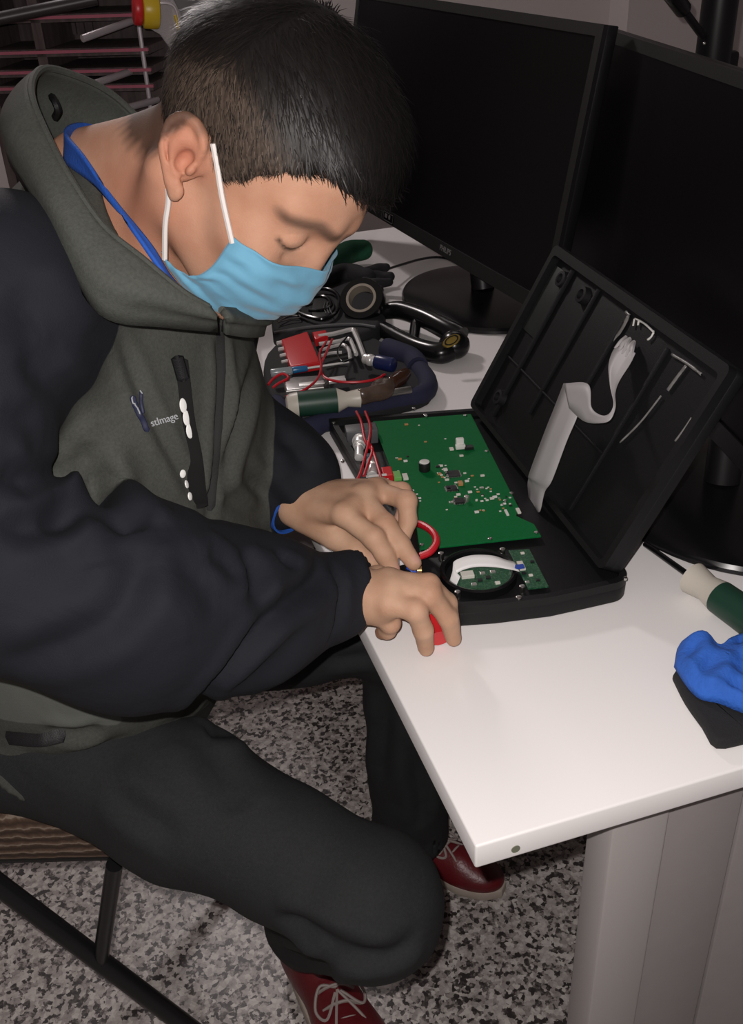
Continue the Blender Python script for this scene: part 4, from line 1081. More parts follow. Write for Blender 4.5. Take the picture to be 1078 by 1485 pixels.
for x, y in ((758, 803), (770, 835), (780, 842), (765, 845), (772, 815), (760, 832)): comp2(x, y, .003, .004, .0015, [chipm, tin, cream, tan][int(x) % 4], 'chip', sd, .7235)
fcm = mat('white_flat_cable', (.74, .73, .72), .45)
mb = MB(); pts = [Z(664, 845, .7235), Z(656, 834, .728), Z(662, 822, .734), Z(685, 814, .738), Z(715, 814, .737), Z(738, 819, .732), Z(750, 822, .728)]
ribbon(pts, [np.array([.5, .2, .8])] * 2 + [np.array([.1, 1, .6])] * 3 + [np.array([0, 1, .3])] * 2, .013, mb); rbb = mb.build('flat_cable', fcm, dev, 'curved white flat cable', solid=.0005)
mb = MB(); q = Z(751, 822, .7285); mb.box(q, (.006, .013, .0016), RB); mb.build('cable_end', mat('blue_tab', (.02, .06, .35), .4), rbb, 'blue cable end')
for x, y in ((640, 802), (729, 796), (664, 858), (753, 866), (758, 850)):
    q = Z(x, y, .7255); mb = MB(); mb.cyl(q - UP * .0085, q + UP * .0006, .0030, seg=14, bev=.0006); mb.build('screw', silver, dev, 'small bright screw')

# long grey ribbon from board to lid, folded over at the middle
ribm2, t, p = new_mat('ribbon_cable'); p.inputs['Roughness'].default_value = .5
p.inputs['Base Color'].default_value = (.40, .385, .39, 1)
def LQ(x, y, w): return PL(x, y, lo_ + ln_ * w, ln_)
mb = MB()
seg1 = [(776, 737, 768, 728, .004), (783, 742, 766, 704, .010), (790, 714, 767, 694, .020), (801, 696, 769, 684, .026), (822, 640, 791, 625, .034), (837, 605, 805, 590, .036), (846, 575, 818, 556, .034)]
L_, R_ = spline([LQ(a, b, w) for a, b, c, d, w in seg1], 8), spline([LQ(c, d, w) for a, b, c, d, w in seg1], 8)
mb.grid(np.stack([L_, L_ * .67 + R_ * .33, L_ * .33 + R_ * .67, R_], 1)); rb1 = mb.build('ribbon_cable', ribm2, dev, 'long grey ribbon cable', solid=.0009)
mb = MB()
seg2 = [(818, 556, 826, 592, .036), (853, 557, 838, 604, .038), (858, 590, 850, 612, .040), (872, 602, 866, 614, .044), (884, 600, 884, 610, .044), (890, 585, 893, 592, .040), (885, 560, 893, 570, .032), (883, 530, 899, 552, .024), (890, 508, 914, 528, .016), (899, 502, 922, 512, .012)]
L_, R_ = spline([LQ(a, b, w) for a, b, c, d, w in seg2], 8), spline([LQ(c, d, w) for a, b, c, d, w in seg2], 8)
mb.grid(np.stack([L_, L_ * .67 + R_ * .33, L_ * .33 + R_ * .67, R_], 1)); rb2 = mb.build('ribbon_loop', ribm2, rb1, None, solid=.0009)
for k in range(5):
    f_ = k / 4; mb = MB(); mb.tube([LQ(893 + 22 * f_, 506 + 16 * f_, .0135), LQ(901 + 17 * f_, 495 + 10 * f_, .011), LQ(908 + 12 * f_ + (k % 2) * 3, 489 + 9 * f_, .004)], .0022, seg=6); mb.build('split_strand', ribm2, rb1)
# ------------------------------------------------------------------ monitors on the desk
panel_b = mat('monitor_shell', (.007, .0065, .007), .4, spec=.35)
screen_m = mat('monitor_screen', (.004, .0035, .0045), .3, spec=.15)
bez = mat('monitor_bezel', (.008, .0072, .008), .42, bump=(500, .06))
logo_m = mat('logo_grey', (.16, .155, .16), .5)
def monitor(label, BR, dirx, tilt, width, height, basec, logo=None, sticker=False):
    """BR = lower corner nearest the camera, dirx = along the screen away from the camera"""
    BR = np.array(BR, float); x = np.array([*dirx, 0.0]); x /= np.linalg.norm(x); nb = np.array([x[1], -x[0], 0.0]); nb = nb if nb[0] > 0 else -nb      # nb points behind the screen
    y = UP * math.cos(tilt) + nb * math.sin(tilt); nf = np.cross(x, y); nf = nf if nf[0] < 0 else -nf
    sg = 1 if np.cross(x, y) @ nf > 0 else -1
    root = empty('monitor', (*basec, HT), label, 'monitor', 'black monitors at the back of the desk')
    Pm = lambda u, v, w=0: BR + x * u + y * v + nf * w
    po = [(0, 0), (width, 0), (width, height), (0, height)]; b = .014; bb = .022
    pi_ = [(b, bb), (width - b, bb), (width - b, height - b), (b, height - b)]
    mb = MB(); mb.prism(po, BR, x, y, *sorted((-.020 * sg, -.002 * sg)), bev=.003); mb.build('housing', panel_b, root)
    mb = MB(); mb.frame(po, pi_, BR, x, y, *sorted((-.003 * sg, .0035 * sg))); mb.build('bezel', bez, root)
    mb = MB(); c = Pm(width / 2, height / 2 + (bb - b) / 2, .0); R = Matrix(np.array([x, y, np.cross(x, y)]).T.tolist()); mb.box(c, (width - 2 * b, height - b - bb, .003), R); mb.build('screen', screen_m, root)
    mc = Pm(width / 2, height * .42, -.05)
    mb = MB(); mb.box(Pm(width / 2, height * .5, -.04), (width * .5, height * .55, .03), R, bev=.01); mb.build('back_cover', panel_b, root)
    bc = np.array([*basec, HT]); tp = Pm(width / 2, height * .45, -.055)
    mb = MB(); mb.tube([bc + UP * .02, bc * .6 + tp * .4 + UP * .02, tp], .020, seg=16, sub=6); mb.build('neck', panel_b, root)
    mb = MB(); V0 = []
    mb.lathe([(.02, .022), (.06, .019), (.118, .014), (.130, .010), (.1325, .006), (.1325, .001), (.13, .0)], (0, 0, 0), ((1, 0, 0), (0, 1, 0), (0, 0, 1)), 56)
    mb.v = [tuple(bc + np.array([q[0] * 1.03, q[1] * 1.26, q[2]])) for q in mb.v]; mb.build('base', gloss_black, root)
    def solve(px):
        a, b = 0.0, width
        for _ in range(40):
            c = (a + b) / 2
            if proj(Pm(c, .011))[0] > px: a = c
            else: b = c
        return c
    if logo:
        u0 = solve(logo); text_mesh('PHILIPS', .0125, Pm(u0, .0055, .0037), -x, y, logo_m, 'logo', root, depth=.0003, label='small grey PHILIPS lettering')
    if sticker:
        s0 = solve(sticker); mb = MB(); mb.box(Pm(s0, .011, .0038), (.045, .017, .0006), R); st = mb.build('energy_sticker', gloss_black, root, 'black sticker with white icons')
        mb = MB(); mb.frame([(-.021, -.0075), (.021, -.0075), (.021, .0075), (-.021, .0075)], [(-.0203, -.0068), (.0203, -.0068), (.0203, .0068), (-.0203, .0068)], Pm(s0, .011, .0042), x, y, *sorted((0, .0002 * sg))); mb.build('sticker_border', logo_m, st)
        mb = MB(); mb.box(Pm(s0 + .009, .012, .0044), (.010, .007, .0003), R); mb.build('icon', logo_m, st)
        mb = MB(); mb.cyl(Pm(s0 - .006, .012, .0042), Pm(s0 - .006, .012, .0046), .0042, seg=18); mb.build('icon', logo_m, st)
    return root, Pm
BR1 = np.array([.62, 1.20, .79]); xd = np.array([-.09, 1.0])
monitor('left of the two black monitors, behind the black tool pouch', BR1, xd, math.radians(10), .80, .37, (.668, 1.53), logo=641, sticker=566)
monitor('right of the two black monitors, behind the raised device lid', (.543, .462, .81), (.18, 1.0), math.radians(7), .87, .332, (.657, .822))

# pole stand behind the right monitor, clamped to the desk
pA, pB = VD(1036, 105, 1.55), VD(1041, 0, 1.55)
ps = empty('pole_stand', (pA[0], pA[1], HT), 'black upright pole behind the right monitor', 'pole')
px_, py_ = (pA[0] + pB[0]) / 2, (pA[1] + pB[1]) / 2
mb = MB(); mb.cyl((px_, py_, HT + .012), (px_, py_, 1.62), .0275, seg=28, bev=.002); mb.build('pole', panel_b, ps)
mb = MB(); mb.box((px_, py_, HT + .006), (.12, .12, .012), bev=.002); mb.build('base_plate', panel_b, ps)
q0, q1, q2 = VD(1012, 42, 1.52), VD(990, 12, 1.48), VD(962, -25, 1.43)
mb = MB(); mb.cyl(q0 + (q0 - q1) * .35, q1, .0060, seg=14); mb.build('rod', panel_b, ps)
mb = MB(); mb.cyl(q1 + (q0 - q1) * .1, q2, .0125, seg=18, bev=.003); mb.build('clamp_knob', gloss_black, ps)
qs = VD(1022, 63, 1.50); mb = MB(); mb.ball(qs, .0022); mb.build('screw', silver, ps)
qh = VD(1060, 92, 1.55); mb = MB(); mb.box((px_ + .022, py_, qh[2] - .01), (.035, .03, .05), bev=.006); mb.build('cable_clip', panel_b, ps)

# ------------------------------------------------------------------ behind him: rack, cabinet and the hanging pack
wood_d, t, p = new_mat('dark_wood')
p.inputs['Roughness'].default_value = .6
tc = t.nodes.new('ShaderNodeTexCoord'); mp = t.nodes.new('ShaderNodeMapping'); mp.inputs['Scale'].default_value = (16, 16, 2); t.links.new(tc.outputs['Object'], mp.inputs['Vector'])
n = t.nodes.new('ShaderNodeTexNoise'); n.inputs['Scale'].default_value = 6; n.inputs['Detail'].default_value = 5; t.links.new(mp.outputs[0], n.inputs['Vector'])
r_ = ramp(t, [(.3, (.052, .036, .037)), (.7, (.115, .085, .085))], n.outputs['Fac']); t.links.new(r_.outputs[0], p.inputs['Base Color'])
pinkm = mat('pink_edge', (.42, .115, .165), .35)
tubem = mat('grey_tube', (.42, .38, .40), .35, .3)
RY = 2.16
def rkp(x, y): return YP(x, y, RY)
xl, xr = rkp(-60, 60)[0], rkp(214, 60)[0]
zt = rkp(100, -40)[2]
rack = empty('display_rack', (xr, RY, 0), 'dark wooden rack with pink edged shelves and pegs behind the man', 'rack')
mb = MB(); mb.box(((xl + xr) / 2, RY + .16, zt / 2 + .2), (xr - xl, .02, zt + .4)); mb.build('back_board', wood_d, rack)
for xx in (xl, (xl + xr) / 2 - .05): 
    mb = MB(); mb.box((xx, RY + .08, zt / 2 + .2), (.02, .16, zt + .4)); mb.build('upright', wood_d, rack)
for (x, y) in ((150, 20), (110, 75), (160, 101), (150, 126), (60, -25)):
    q = rkp(x, y); mb = MB(); mb.box(((xl + xr) / 2, RY + .075, q[2] - .008), (xr - xl - .004, .15, .014)); sh = mb.build('shelf', wood_d, rack)
    mb = MB(); mb.box(((xl + xr) / 2, RY - .002, q[2] - .006), (xr - xl, .006, .0055)); mb.build('shelf_edge', pinkm, sh, 'glossy pink front edge')
for k in range(5):
    q = rkp(18 + 15 * k, 42); mb = MB(); mb.box((q[0], RY + .147, q[2]), (.008, .006, .07)); mb.build('slat', wood_d, rack)
for (xa, ya, xb, yb) in ((150, 58, 196, 27), (162, 126, 190, 103), (199, 162, 222, 145)):
    A, B = YP(xa, ya, RY - .10), YP(xb, yb, RY + .02); mb = MB(); mb.cyl(A, B, .0068, seg=14, bev=.001); pg = mb.build('peg', tubem, rack, 'pale grey round peg')
A = YP(156, 128, RY - .095); mb = MB(); mb.cyl(A + np.array([-.012, 0, 0]), A + np.array([.012, 0, 0]), .013, seg=16, bev=.002); mb.build('peg_stop', black_plastic, rack, 'dark round stop')
mb = MB(); A, B = rkp(193, -20), rkp(219, 165); mb.tube([A, A * .6 + B * .4, B], .0045, seg=8); mb.build('edge_trim', tubem, rack, 'pale edge trim at the end of the rack')
cabm = mat('cabinet_grey', (.17, .165, .17), .55, noise=(30, .06))
cx0, cx1 = YP(226, 60, 2.42)[0], YP(319, 10, 2.42)[0]
zt2 = YP(300, -60, 2.42)[2]
cab = empty('grey_cabinet', ((cx0 + cx1) / 2, 2.55, 0), 'plain grey cabinet behind the man beside the rack', 'cabinet')
mb = MB(); mb.box(((cx0 + cx1) / 2, 2.56, zt2 / 2), (cx1 - cx0, .26, zt2), bev=.004); mb.build('body', cabm, cab)
mb = MB(); mb.box(((cx0 + cx1) / 2, 2.424, zt2 / 2), ((cx1 - cx0) - .02, .012, zt2 - .04), bev=.003); mb.build('door', cabm, cab)

# clear pack with a yellow and red roll hanging at the rack's end
clear, t, p = new_mat('clear_film')
p.inputs['Base Color'].default_value = (.85, .80, .82, 1); p.inputs['Roughness'].default_value = .12; p.inputs['Alpha'].default_value = .22
RZ = 1.93
pack = empty('clear_pack', YP(228, 40, RZ), 'clear plastic pack hanging at the end of the rack', 'packaging')
pp = [YP(x, y, RZ) for x, y in ((200, -12), (245, -14), (262, 20), (268, 70), (258, 86), (232, 50), (205, 34))]
pc = np.mean(pp, 0); poly = [(q[0] - pc[0], q[2] - pc[2]) for q in pp]
mb = MB(); mb.prism(poly, pc, (1, 0, 0), (0, 0, 1), -.006, .006, bev=.003); mb.build('film', clear, pack)
yl = mat('yellow_plastic', (.62, .42, .02), .35)
mb = MB(); ring = [YP(x, y, RZ - .010) for x, y in ((198, 12), (225, 6), (247, 6), (257, 20), (264, 66))]; mb.tube(ring, .0022, seg=6); mb.build('pack_edge', tubem, pack, 'pale welded edge')
mb = MB(); mb.tube([YP(x, y, RZ - .012) for x, y in ((254, 22), (260, 45), (263, 62), (259, 72))], .0030, seg=6); mb.build('yellow_band', yl, pack, 'yellow band')
roll = empty('tape_roll', YP(218, 12, RZ - .03), 'yellow roll with a red end behind the man at top left', 'roll')
A, B, C2 = YP(193, 12, RZ - .03), YP(206, 13, RZ - .03), YP(230, 14, RZ - .03)
mb = MB(); mb.cyl(B, C2, .030, seg=32, bev=.004); mb.build('core', yl, roll)
mb = MB(); mb.cyl(A, B, .026, seg=32, bev=.004); mb.build('end_cap', red_plastic, roll, 'red end')
rack.rotation_euler.z = -0.45
mb = MB(); mb.cyl(YP(-40, 35, 2.06), YP(140, -2, 2.06), .011, seg=14); mb.build('dark_rail', mat('dark_rail', (.03, .024, .025), .4), rack, 'dark rail across the front')
# ------------------------------------------------------------------ the tool pouch and what lies in it
navy = mat('navy_canvas', (.012, .014, .042), .85, bump=(900, .4), noise=(40, .25))
blackc = mat('black_canvas', (.0095, .0095, .0105), .85, bump=(800, .35))
def Zs(pts): return [Z(*q) for q in pts]
def slab(px, z0, z1, bev=.004):
    cz = z1; mb = MB(); mb.prism([Z(x, y, cz)[:2] for x, y in px], (0, 0, 0), X_, Y_, z0, z1, bev=bev, seg=3); return mb
def smooth_poly(px, sub=4):
    P = [(*q, 0) for q in px] + [(*px[0], 0)]; return [(q[0], q[1]) for q in spline(P, sub)[:-1]]
pouch = empty('tool_pouch', Z(500, 560, HT), 'open navy and black canvas tool pouch lying beside the device', 'tool bag')
slab(smooth_poly([(412, 600), (385, 560), (388, 510), (440, 480), (520, 480), (590, 515), (618, 545), (622, 572), (560, 590), (470, 612)]), HT + .0005, HT + .018, .006).build('tray', blackc, pouch)
# thick navy edge roll around the tray
mb = MB(); mb.tube(Zs([(400, 585, .717), (432, 622, .715), (500, 600, .716), (560, 585, .716), (612, 572, .716), (621, 555, .716), (608, 535, .716), (590, 518, .716)]), .0135, seg=12); mb.build('edge_roll', navy, pouch, 'navy padded edge')
mb = MB(); mb.tube(Zs([(420, 608, .713), (440, 622, .712), (456, 622, .712), (466, 612, .712)]), .0125, seg=12); mb.build('edge_roll', navy, pouch, 'navy padded edge')
mb = MB(); mb.tube(Zs([(560, 505, .722), (580, 512, .722), (598, 520, .720), (606, 532, .718)]), .016, seg=12); mb.build('pocket_roll', navy, pouch, 'navy rolled pocket')
slab(smooth_poly([(395, 478), (395, 440), (430, 415), (500, 392), (545, 395), (558, 430), (552, 470), (500, 486)]), HT + .0005, HT + .030, .009).build('flap', blackc, pouch)
mb = MB(); mb.tube(Zs([(398, 482, .732), (450, 474, .733), (510, 470, .733), (545, 474, .732)]), .0022, seg=6); mb.build('seam', grey_p, pouch, 'pale seam line')

def tool(name, loc, label, cat, group=None): return empty(name, loc, label, cat, group)
# red hex key set
hx_ = tool('hex_key_set', Z(440, 510, .73), 'hex keys in a red plastic holder in the tool pouch', 'hex keys')
slab([(408, 492), (446, 480), (464, 524), (421, 531)], .722, .736, .002).build('holder', red_plastic, hx_, 'red plastic holder')
slab([(453, 481), (473, 478), (476, 486), (457, 492)], .722, .735, .002).build('holder', red_plastic, hx_, 'red plastic holder strip')
for k in range(4):
    a, b = Z(402 + 2.2 * k, 498 + 9.0 * k, .732), Z(411 + 2.2 * k, 496 + 9.0 * k, .732); mb = MB(); mb.cyl(a, b, .0032 - .0003 * k, seg=6); mb.build('key_end', chrome, hx_)
for px, r in (([(462, 488), (485, 484), (510, 478), (514, 482), (522, 500), (528, 516)], .0038), ([(463, 499), (490, 495), (505, 491), (510, 497), (517, 514)], .0032), ([(464, 508), (485, 502), (498, 500), (506, 508), (508, 520)], .0028), ([(466, 516), (480, 512), (496, 511)], .0024)):
    mb = MB(); mb.tube([Z(x, y, .734) for x, y in px], r, seg=6, sub=5); mb.build('key', chrome, hx_)
slab([(514, 478), (519, 476), (530, 512), (525, 516)], .726, .733, .001).build('key', mat('dark_steel', (.16, .155, .15), .35, .9), hx_, 'dark steel flat key')

# voltage tester
clearp = mat('clear_plastic', (.45, .50, .52), .2, trans=.5)
vt = tool('voltage_tester', Z(440, 537, .735), 'slim tester screwdriver with a blue and clear handle beside the red holder', 'screwdriver')
a, b, c_, d_ = Z(393, 541, .737), Z(424, 537, .737), Z(446, 534, .737), Z(506, 525, .736)
mb = MB(); mb.cyl(a, b, .0058, seg=12, bev=.001); mb.build('handle', clearp, vt, 'clear handle')
mb = MB(); mb.cyl(b, c_, .0052, r2=.0042, seg=12, bev=.0008); mb.build('sleeve', mat('clear_blue', (.02, .13, .30), .25), vt, 'translucent blue sleeve')
mb = MB(); mb.cyl(c_, d_, .0018, seg=8); mb.build('blade', chrome, vt)
# utility knife
kn = tool('utility_knife', Z(440, 556, .735), 'scratched silver utility knife above the green screwdriver', 'knife')
slab([(411, 552), (425, 546), (470, 543), (476, 552), (470, 560), (415, 566)], .724, .739, .003).build('body', mat('worn_metal', (.30, .29, .28), .35, .8, noise=(90, .5)), kn)
slab([(433, 555), (470, 551), (471, 555), (434, 559)], .7385, .7402, .0005).build('slider_rail', chrome, kn)
slab([(476, 547), (500, 544), (502, 550), (477, 554)], .728, .732, .001).build('blade', chrome, kn)
# screwdriver with dark green and white handle
dg = mat('dark_green_grip', (.010, .045, .028), .45); crm = mat('cream_plastic', (.56, .52, .45), .4)
def driver(name, label, px, z, radii, blade_to, blade_r, bmat, wob=None):
    """px: five stations of the handle from butt to neck"""
    root = tool(name, Z(*px[2], z), label, 'screwdriver'); P = [Z(x, y, z) for x, y in px]
    r = radii
    x, y, zz, L = basis(P[0], P[-1]); u = [np.dot(np.array(p) - P[0], zz) for p in P]
    mb = MB(); mb.lathe([(r[0] * .55, 0), (r[0] * .85, .002), (r[0], .006), (r[1], u[1])], P[0], (x, y, zz), 24); mb.build('end_cap', crm, root, 'cream end cap')
    mb = MB(); mb.lathe([(r[1] * 1.02, u[1] - .0005), (r[2] * 1.03, (u[1] + u[2]) / 2), (r[2], u[2])], P[0], (x, y, zz), 24); mb.build('grip', dg, root, 'dark green grip')
    mb = MB(); mb.lathe([(r[2], u[2]), (r[3] * .8, u[2] + (u[3] - u[2]) * .45), (r[3], u[3]), (r[3] * .92, u[4] - .004), (r[3] * .5, u[4])], P[0], (x, y, zz), 24); mb.build('neck', crm, root, 'cream neck')
    mb = MB(); mb.cyl(P[-1] - zz * .004, Z(*blade_to), blade_r, seg=12, bev=.0006); mb.build('blade', bmat, root)
    return root
driver('screwdriver', 'screwdriver with dark green grip and cream ends along the near edge of the pouch', [(415, 588), (433, 586), (489, 581), (522, 577), (525, 577)], .740, (.0150, .0165, .0165, .0125), (596, 565, .736), .0052, mat('steel_shaft', (.42, .41, .39), .3, .9))
# crumpled brown plastic around the blade

def lump(name, px, z, r, material, label, cat, amp=.3, seed=1, flat=.7, parent=None, sub=None):
    P = [Z(x, y, z) for x, y in px]; lo = np.min(P, 0) - max(r) * 1.6; hi = np.max(P, 0) + max(r) * 1.6
    F = Field(lo, hi, max(r) / 9, far=max(r)); F.op(P_chain(P, r, 4), .002)
    sl = F.sub((-9,) * 3, (9,) * 3, 0); X = sl[1]; F.g += (max(r) * amp * field_noise(X, 2.2 / max(r), seed)).astype(np.float32); F.g = np.maximum(F.g, (HT + .0006 - X[..., 2]).astype(np.float32))
    V, Q = F.mesh(1); V[:, 2] = HT + (V[:, 2] - HT) * 1.0
    o = link(name, np_mesh(name, V, Q), material, parent); 
    return tag(o, label, cat) if parent is None else o
lump('plastic_wrap', [(528, 574), (545, 568), (562, 562)], .742, [.011, .013, .009], mat('brown_film', (.085, .055, .042), .25, noise=(90, .5)), 'crumpled brown plastic wrap around the blade of the green gripped screwdriver', 'wrapping', .35, 4)
lump('brown_bottle', [(568, 556), (580, 548), (588, 542)], .738, [.010, .011, .008], mat('brown_glass', (.05, .022, .014), .12), 'small shiny brown bulb at the right end of the pouch', 'bulb', .05, 5)
# blue screwdriver with a chrome collar
bs = tool('short_screwdriver', Z(555, 525, .738), 'short blue handled bit driver with a chrome collar in the pouch', 'screwdriver')
a, b, c_ = Z(528, 520, .738), Z(545, 524, .738), Z(572, 530, .738)
mb = MB(); mb.cyl(b, c_, .0105, seg=18, bev=.003); mb.build('handle', mat('dark_blue_plastic', (.010, .016, .075), .3), bs, 'dark blue handle')
mb = MB(); mb.cyl(a, b, .0075, seg=18, bev=.002); mb.ball(b - (b - a) * .45, .0088, 14, 10); mb.build('collar', chrome, bs, 'shiny chrome collar')
# test leads
tl = lambda px, z, r=.0018: MB().tube([Z(x, y, z + dz) for x, y, dz in px], r, seg=8, sub=8)
tag(tl([(482, 492, .004), (474, 510, .006), (466, 530, .008), (470, 546, .008), (490, 553, .007), (520, 554, .006), (545, 550, .005), (558, 543, .003)], .738).build('red_lead', wire, None), 'red wire lead curving below the red hex key holder', 'wire')
tag(tl([(474, 494, .004), (464, 512, .005), (466, 532, .008), (460, 550, .010), (440, 566, .010), (415, 575, .004)], .742, .0016).build('red_lead', wire, None), 'red wire lead running down across the knife', 'wire')
tag(tl([(389, 558, .004), (398, 548, .006), (410, 542, .008), (418, 548, .006), (404, 556, .004), (396, 562, .002)], .735, .0018).build('red_lead', wire, None), 'short looped red wire at the left end of the pouch', 'wire')
tag(tl([(506, 486, .0), (494, 500, .004), (490, 512, .004), (497, 524, .003), (512, 520, .002)], .740, .0013).build('black_lead', gloss_black, None), 'thin black wire loop over the hex keys', 'wire')
# scissors with black loop handles, ring cutter and wire snips on the flap
sc_ = tool('black_pliers', Z(470, 445, .74), 'black looped tool handles on the upper flap of the pouch', 'pliers')
for px in ([(430, 428), (452, 420), (478, 420), (492, 432), (488, 452), (470, 462), (450, 460), (430, 452)], [(440, 436), (460, 430), (474, 432), (480, 442), (468, 450), (448, 450)]):
    mb = MB(); mb.tube([Z(x, y, .738) for x, y in px], .0032, seg=8, sub=6); mb.build('handle', gloss_black, sc_)
slab(smooth_poly([(455, 432), (478, 430), (486, 444), (474, 458), (452, 456)]), .730, .737, .002).build('pad', black_plastic, sc_)
for k in range(3):
    mb = MB(); mb.tube([Z(472 + 4 * k, 438, .7385), Z(470 + 4 * k, 446, .7388), Z(473 + 4 * k, 454, .7385)], .0009, seg=6); mb.build('mark', grey_p, sc_)
wc = tool('wire_clip', Z(425, 457, .735), 'grey bent wire clip on the upper flap below the mask', 'clip')
for px in ([(400, 460), (415, 454), (428, 450), (434, 444), (430, 452), (436, 460), (425, 462), (412, 465), (402, 468)], [(404, 466), (420, 458), (432, 458)]):
    mb = MB(); mb.tube([Z(x, y, .736) for x, y in px], .0011, seg=6, sub=5); mb.build('wire_loop', mat('clip_grey', (.20, .195, .19), .4, .6), wc)
# electrical tape roll with a beige core
tr = tool('tape_roll', Z(525, 436, .745), 'roll of black electrical tape with a beige core on the pouch flap', 'tape')
tc_ = Z(526, 436, .750); axv = np.array([-.40, -.60, .70]); axv /= np.linalg.norm(axv); x, y, z, L = basis((0, 0, 0), axv)
mb = MB(); mb.lathe([(.0245, -.010), (.0345, -.010), (.0355, -.008), (.0355, .008), (.0345, .010), (.0245, .010), (.0245, -.010)], tc_, (x, y, z), 40, caps=False); mb.build('tape', gloss_black, tr)
mb = MB(); mb.lathe([(.0205, -.0105), (.0246, -.0105), (.0246, .0112), (.0205, .0112), (.0205, -.0105)], tc_, (x, y, z), 40, caps=False); mb.build('core', mat('beige_card', (.30, .26, .21), .8), tr, 'beige cardboard core')

# dark green cloth pad, black glove, plug and cable
lump('green_cloth', [(455, 400), (478, 382), (505, 366), (527, 362)], .730, [.014, .019, .021, .018], mat('green_cloth', (.006, .075, .035), .85, bump=(500, .4)), 'dark green cloth pad behind the black pouch flap', 'cloth', .10, 8)
gl = lump('black_glove', [(470, 408), (500, 398), (530, 402)], .735, [.017, .019, .016], blackc, 'black knitted glove lying on top of the pouch flap', 'glove', .12, 9)
for px, r in (([(530, 396), (548, 390), (560, 388)], [.010, .009, .008]), ([(532, 402), (550, 400), (566, 401)], [.010, .009, .008]), ([(530, 410), (548, 411), (564, 409)], [.010, .009, .0075]), ([(524, 414), (538, 420), (550, 420)], [.010, .009, .0075])):
    lump('glove_finger', px, .733, r, blackc, '', '', .10, 3, parent=gl)
tag(MB().tube(Zs([(563, 390, .730), (585, 383, .722), (610, 376, .712), (635, 373, .7035), (662, 378, .703), (690, 386, .703)]), .0024, seg=8, sub=8).build('monitor_cable', gloss_black), 'thin black cable crossing the white desk to the left monitor', 'cable')

# looped black handle with a gold badge
hd_ = tool('looped_tool', Z(620, 490, HT), 'glossy black looped handle tool with an oval gold badge beside the pouch', 'tool')
bodym = mat('handle_gloss', (.006, .006, .0065), .24, spec=.35)
mb = MB(); mb.tube(Zs([(553, 452, .728), (580, 450, .733), (615, 461, .735), (648, 478, .732), (668, 490, .726)]), [.012, .0150, .0155, .0160, .0180], seg=16, sub=6); mb.build('upper_arm', bodym, hd_)
mb = MB(); mb.tube(Zs([(556, 478, .716), (585, 494, .716), (612, 506, .717), (640, 512, .718), (664, 500, .722)]), [.013, .0140, .0145, .0165, .0175], seg=16, sub=6); mb.build('lower_arm', bodym, hd_)
mb = MB(); p0 = Z(659, 500, .724); mb.ball(p0, (.0235, .024, .0215), 24, 14); mb.build('nose', bodym, hd_)
mb = MB(); mb.cyl(Z(603, 470, .727), Z(600, 494, .719), .0085, seg=14); mb.build('bridge', bodym, hd_)
qb = Z(655, 493, .747); nb_ = CAMPOS - qb; nb_ /= np.linalg.norm(nb_); nb_ = nb_ * .5 + UP * .5; nb_ /= np.linalg.norm(nb_); 
tv = Z(668, 488, .747) - Z(640, 498, .747); tv -= nb_ * (tv @ nb_); tv /= np.linalg.norm(tv); sv = np.cross(nb_, tv)
gold = mat('gold_badge', (.34, .25, .06), .35, .8)
qb = qb - nb_ * .0035
mb = MB(); mb.lathe([(.9, 0), (1, .001), (.94, .0024), (.02, .003)], (0, 0, 0), ((1, 0, 0), (0, 1, 0), (0, 0, 1)), 32); mb.v = [tuple(qb + tv * q[0] * .0150 + sv * q[1] * .0085 + nb_ * q[2]) for q in mb.v]; bd = mb.build('badge', gold, hd_, 'oval gold badge')
mb = MB(); mb.lathe([(.78, .0026), (.78, .0033), (.62, .0033), (.62, .0026)], (0, 0, 0), ((1, 0, 0), (0, 1, 0), (0, 0, 1)), 32, caps=False); mb.v = [tuple(qb + tv * q[0] * .0150 + sv * q[1] * .0085 + nb_ * q[2]) for q in mb.v]; mb.build('badge_ring', bodym, bd)

# what he holds: wire cutter with red grips, blue tipped probe with its red lead
pl = tool('wire_cutter', Z(635, 915, .712), 'red handled cutter gripped in the nearer hand', 'pliers')
mb = MB(); mb.tube(Zs([(637, 926, .7115), (631, 905, .716), (620, 885, .722), (606, 868, .728), (594, 852, .732)]), [.0105, .0110, .0095, .0080, .0070], seg=14); mb.build('grip', red_plastic, pl, 'red grip')
mb = MB(); mb.tube(Zs([(594, 858, .724), (610, 872, .718), (626, 890, .712), (636, 908, .709)]), [.0055, .007, .0075, .006], seg=12); mb.build('grip', red_plastic, pl, 'red grip')
mb = MB(); mb.tube(Zs([(597, 856, .731), (589, 838, .735), (584, 822, .740)]), [.008, .009, .004], seg=12); mb.build('jaw', dark_metal, pl)
pb = tool('probe', Z(598, 825, .742), 'black probe with a blue collar held at the far fingertips', 'probe')
mb = MB(); mb.cyl(Z(592, 762, .740), Z(598, 812, .740), .0085, seg=16, bev=.002); mb.build('body', black_plastic, pb)
mb = MB(); mb.cyl(Z(590, 826, .7385), Z(606, 827, .7385), .0072, seg=18, bev=.0015); mb.build('collar', mat('blue_collar', (.012, .06, .42), .35), pb, 'blue collar')
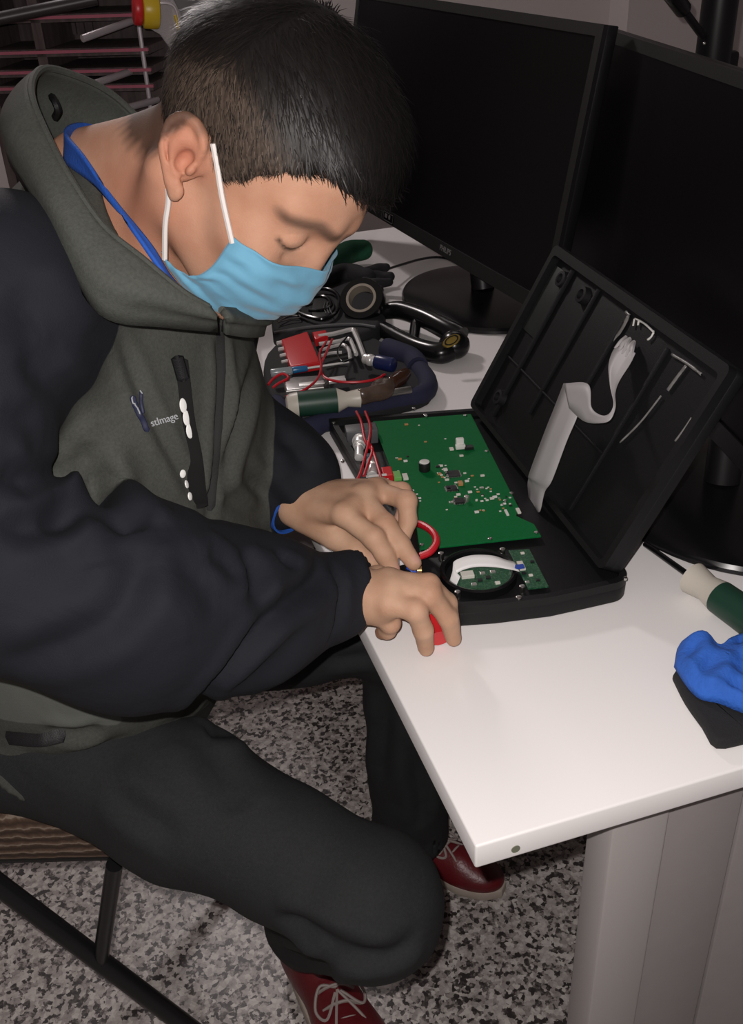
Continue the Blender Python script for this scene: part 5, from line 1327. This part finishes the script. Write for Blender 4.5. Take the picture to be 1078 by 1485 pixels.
mb = MB(); mb.cyl(Z(605, 827, .7385), Z(612, 827, .7385), .0042, seg=14); mb.build('tip', mat('brass_tip', (.40, .24, .10), .35, .6), pb, 'brass tip')
mb = MB(); mb.tube(Zs([(596, 758, .742), (612, 761, .748), (628, 772, .750), (633, 786, .748), (624, 800, .744), (606, 808, .740)]), .0038, seg=10, sub=8); mb.build('lead', wire, pb, 'thick red lead looping over the board')

# screwdriver and cloth at the right side
driver('screwdriver', 'large screwdriver with a cream and dark green handle near the right edge of the desk', [(1128, 925), (1112, 912), (1044, 866), (1006, 838), (1002, 836)], .7185, (.0165, .0175, .0165, .0165), (936, 789, .7055), .0032, gloss_black)
pch = slab(smooth_poly([(977, 975), (985, 968), (1010, 985), (1060, 1000), (1130, 1000), (1140, 1052), (1090, 1066), (1041, 1074), (1020, 1045), (995, 1010)], 3), HT + .0006, HT + .012, .004).build('black_sleeve', blackc); tag(pch, 'flat black cloth sleeve under the blue cloth', 'cloth')
blm = mat('blue_cloth', (.022, .115, .50), .85, bump=(260, .5), noise=(70, .25))
bp = [(980, 962), (988, 930), (1015, 926), (1045, 935), (1062, 925), (1085, 918), (1125, 930), (1140, 990), (1100, 1030), (1075, 1026), (1045, 1014), (1018, 1008), (1000, 992)]
P = np.array([Z(x, y, HT + .018) for x, y in smooth_poly(bp, 4)]); cc = P.mean(0); NR = 26; G = []
for i in range(len(P)):
    row = []
    for j in range(NR):
        f_ = 1 - j / (NR - 1) * .985; q = cc + (P[i] - cc) * f_
        e_ = min(1, (1 - f_) * 5); hgt = .014 * e_ ** .6 + e_ * (.012 * mnoise.noise(Vector((q[0] * 48, q[1] * 48, 1))) + .009 * math.sin(q[0] * 190 + 3 * math.sin(q[1] * 60)) * mnoise.noise(Vector((q[0] * 20, q[1] * 26, 5))))
        row.append((q[0], q[1], HT + .0135 + max(.0, hgt)))
    G.append(row)
mb = MB(); mb.grid(G, closed_u=True); o = mb.build('blue_cloth', blm, solid=.002, auto=80); tag(o, 'crumpled bright blue cloth on the black sleeve at the right edge', 'cloth')
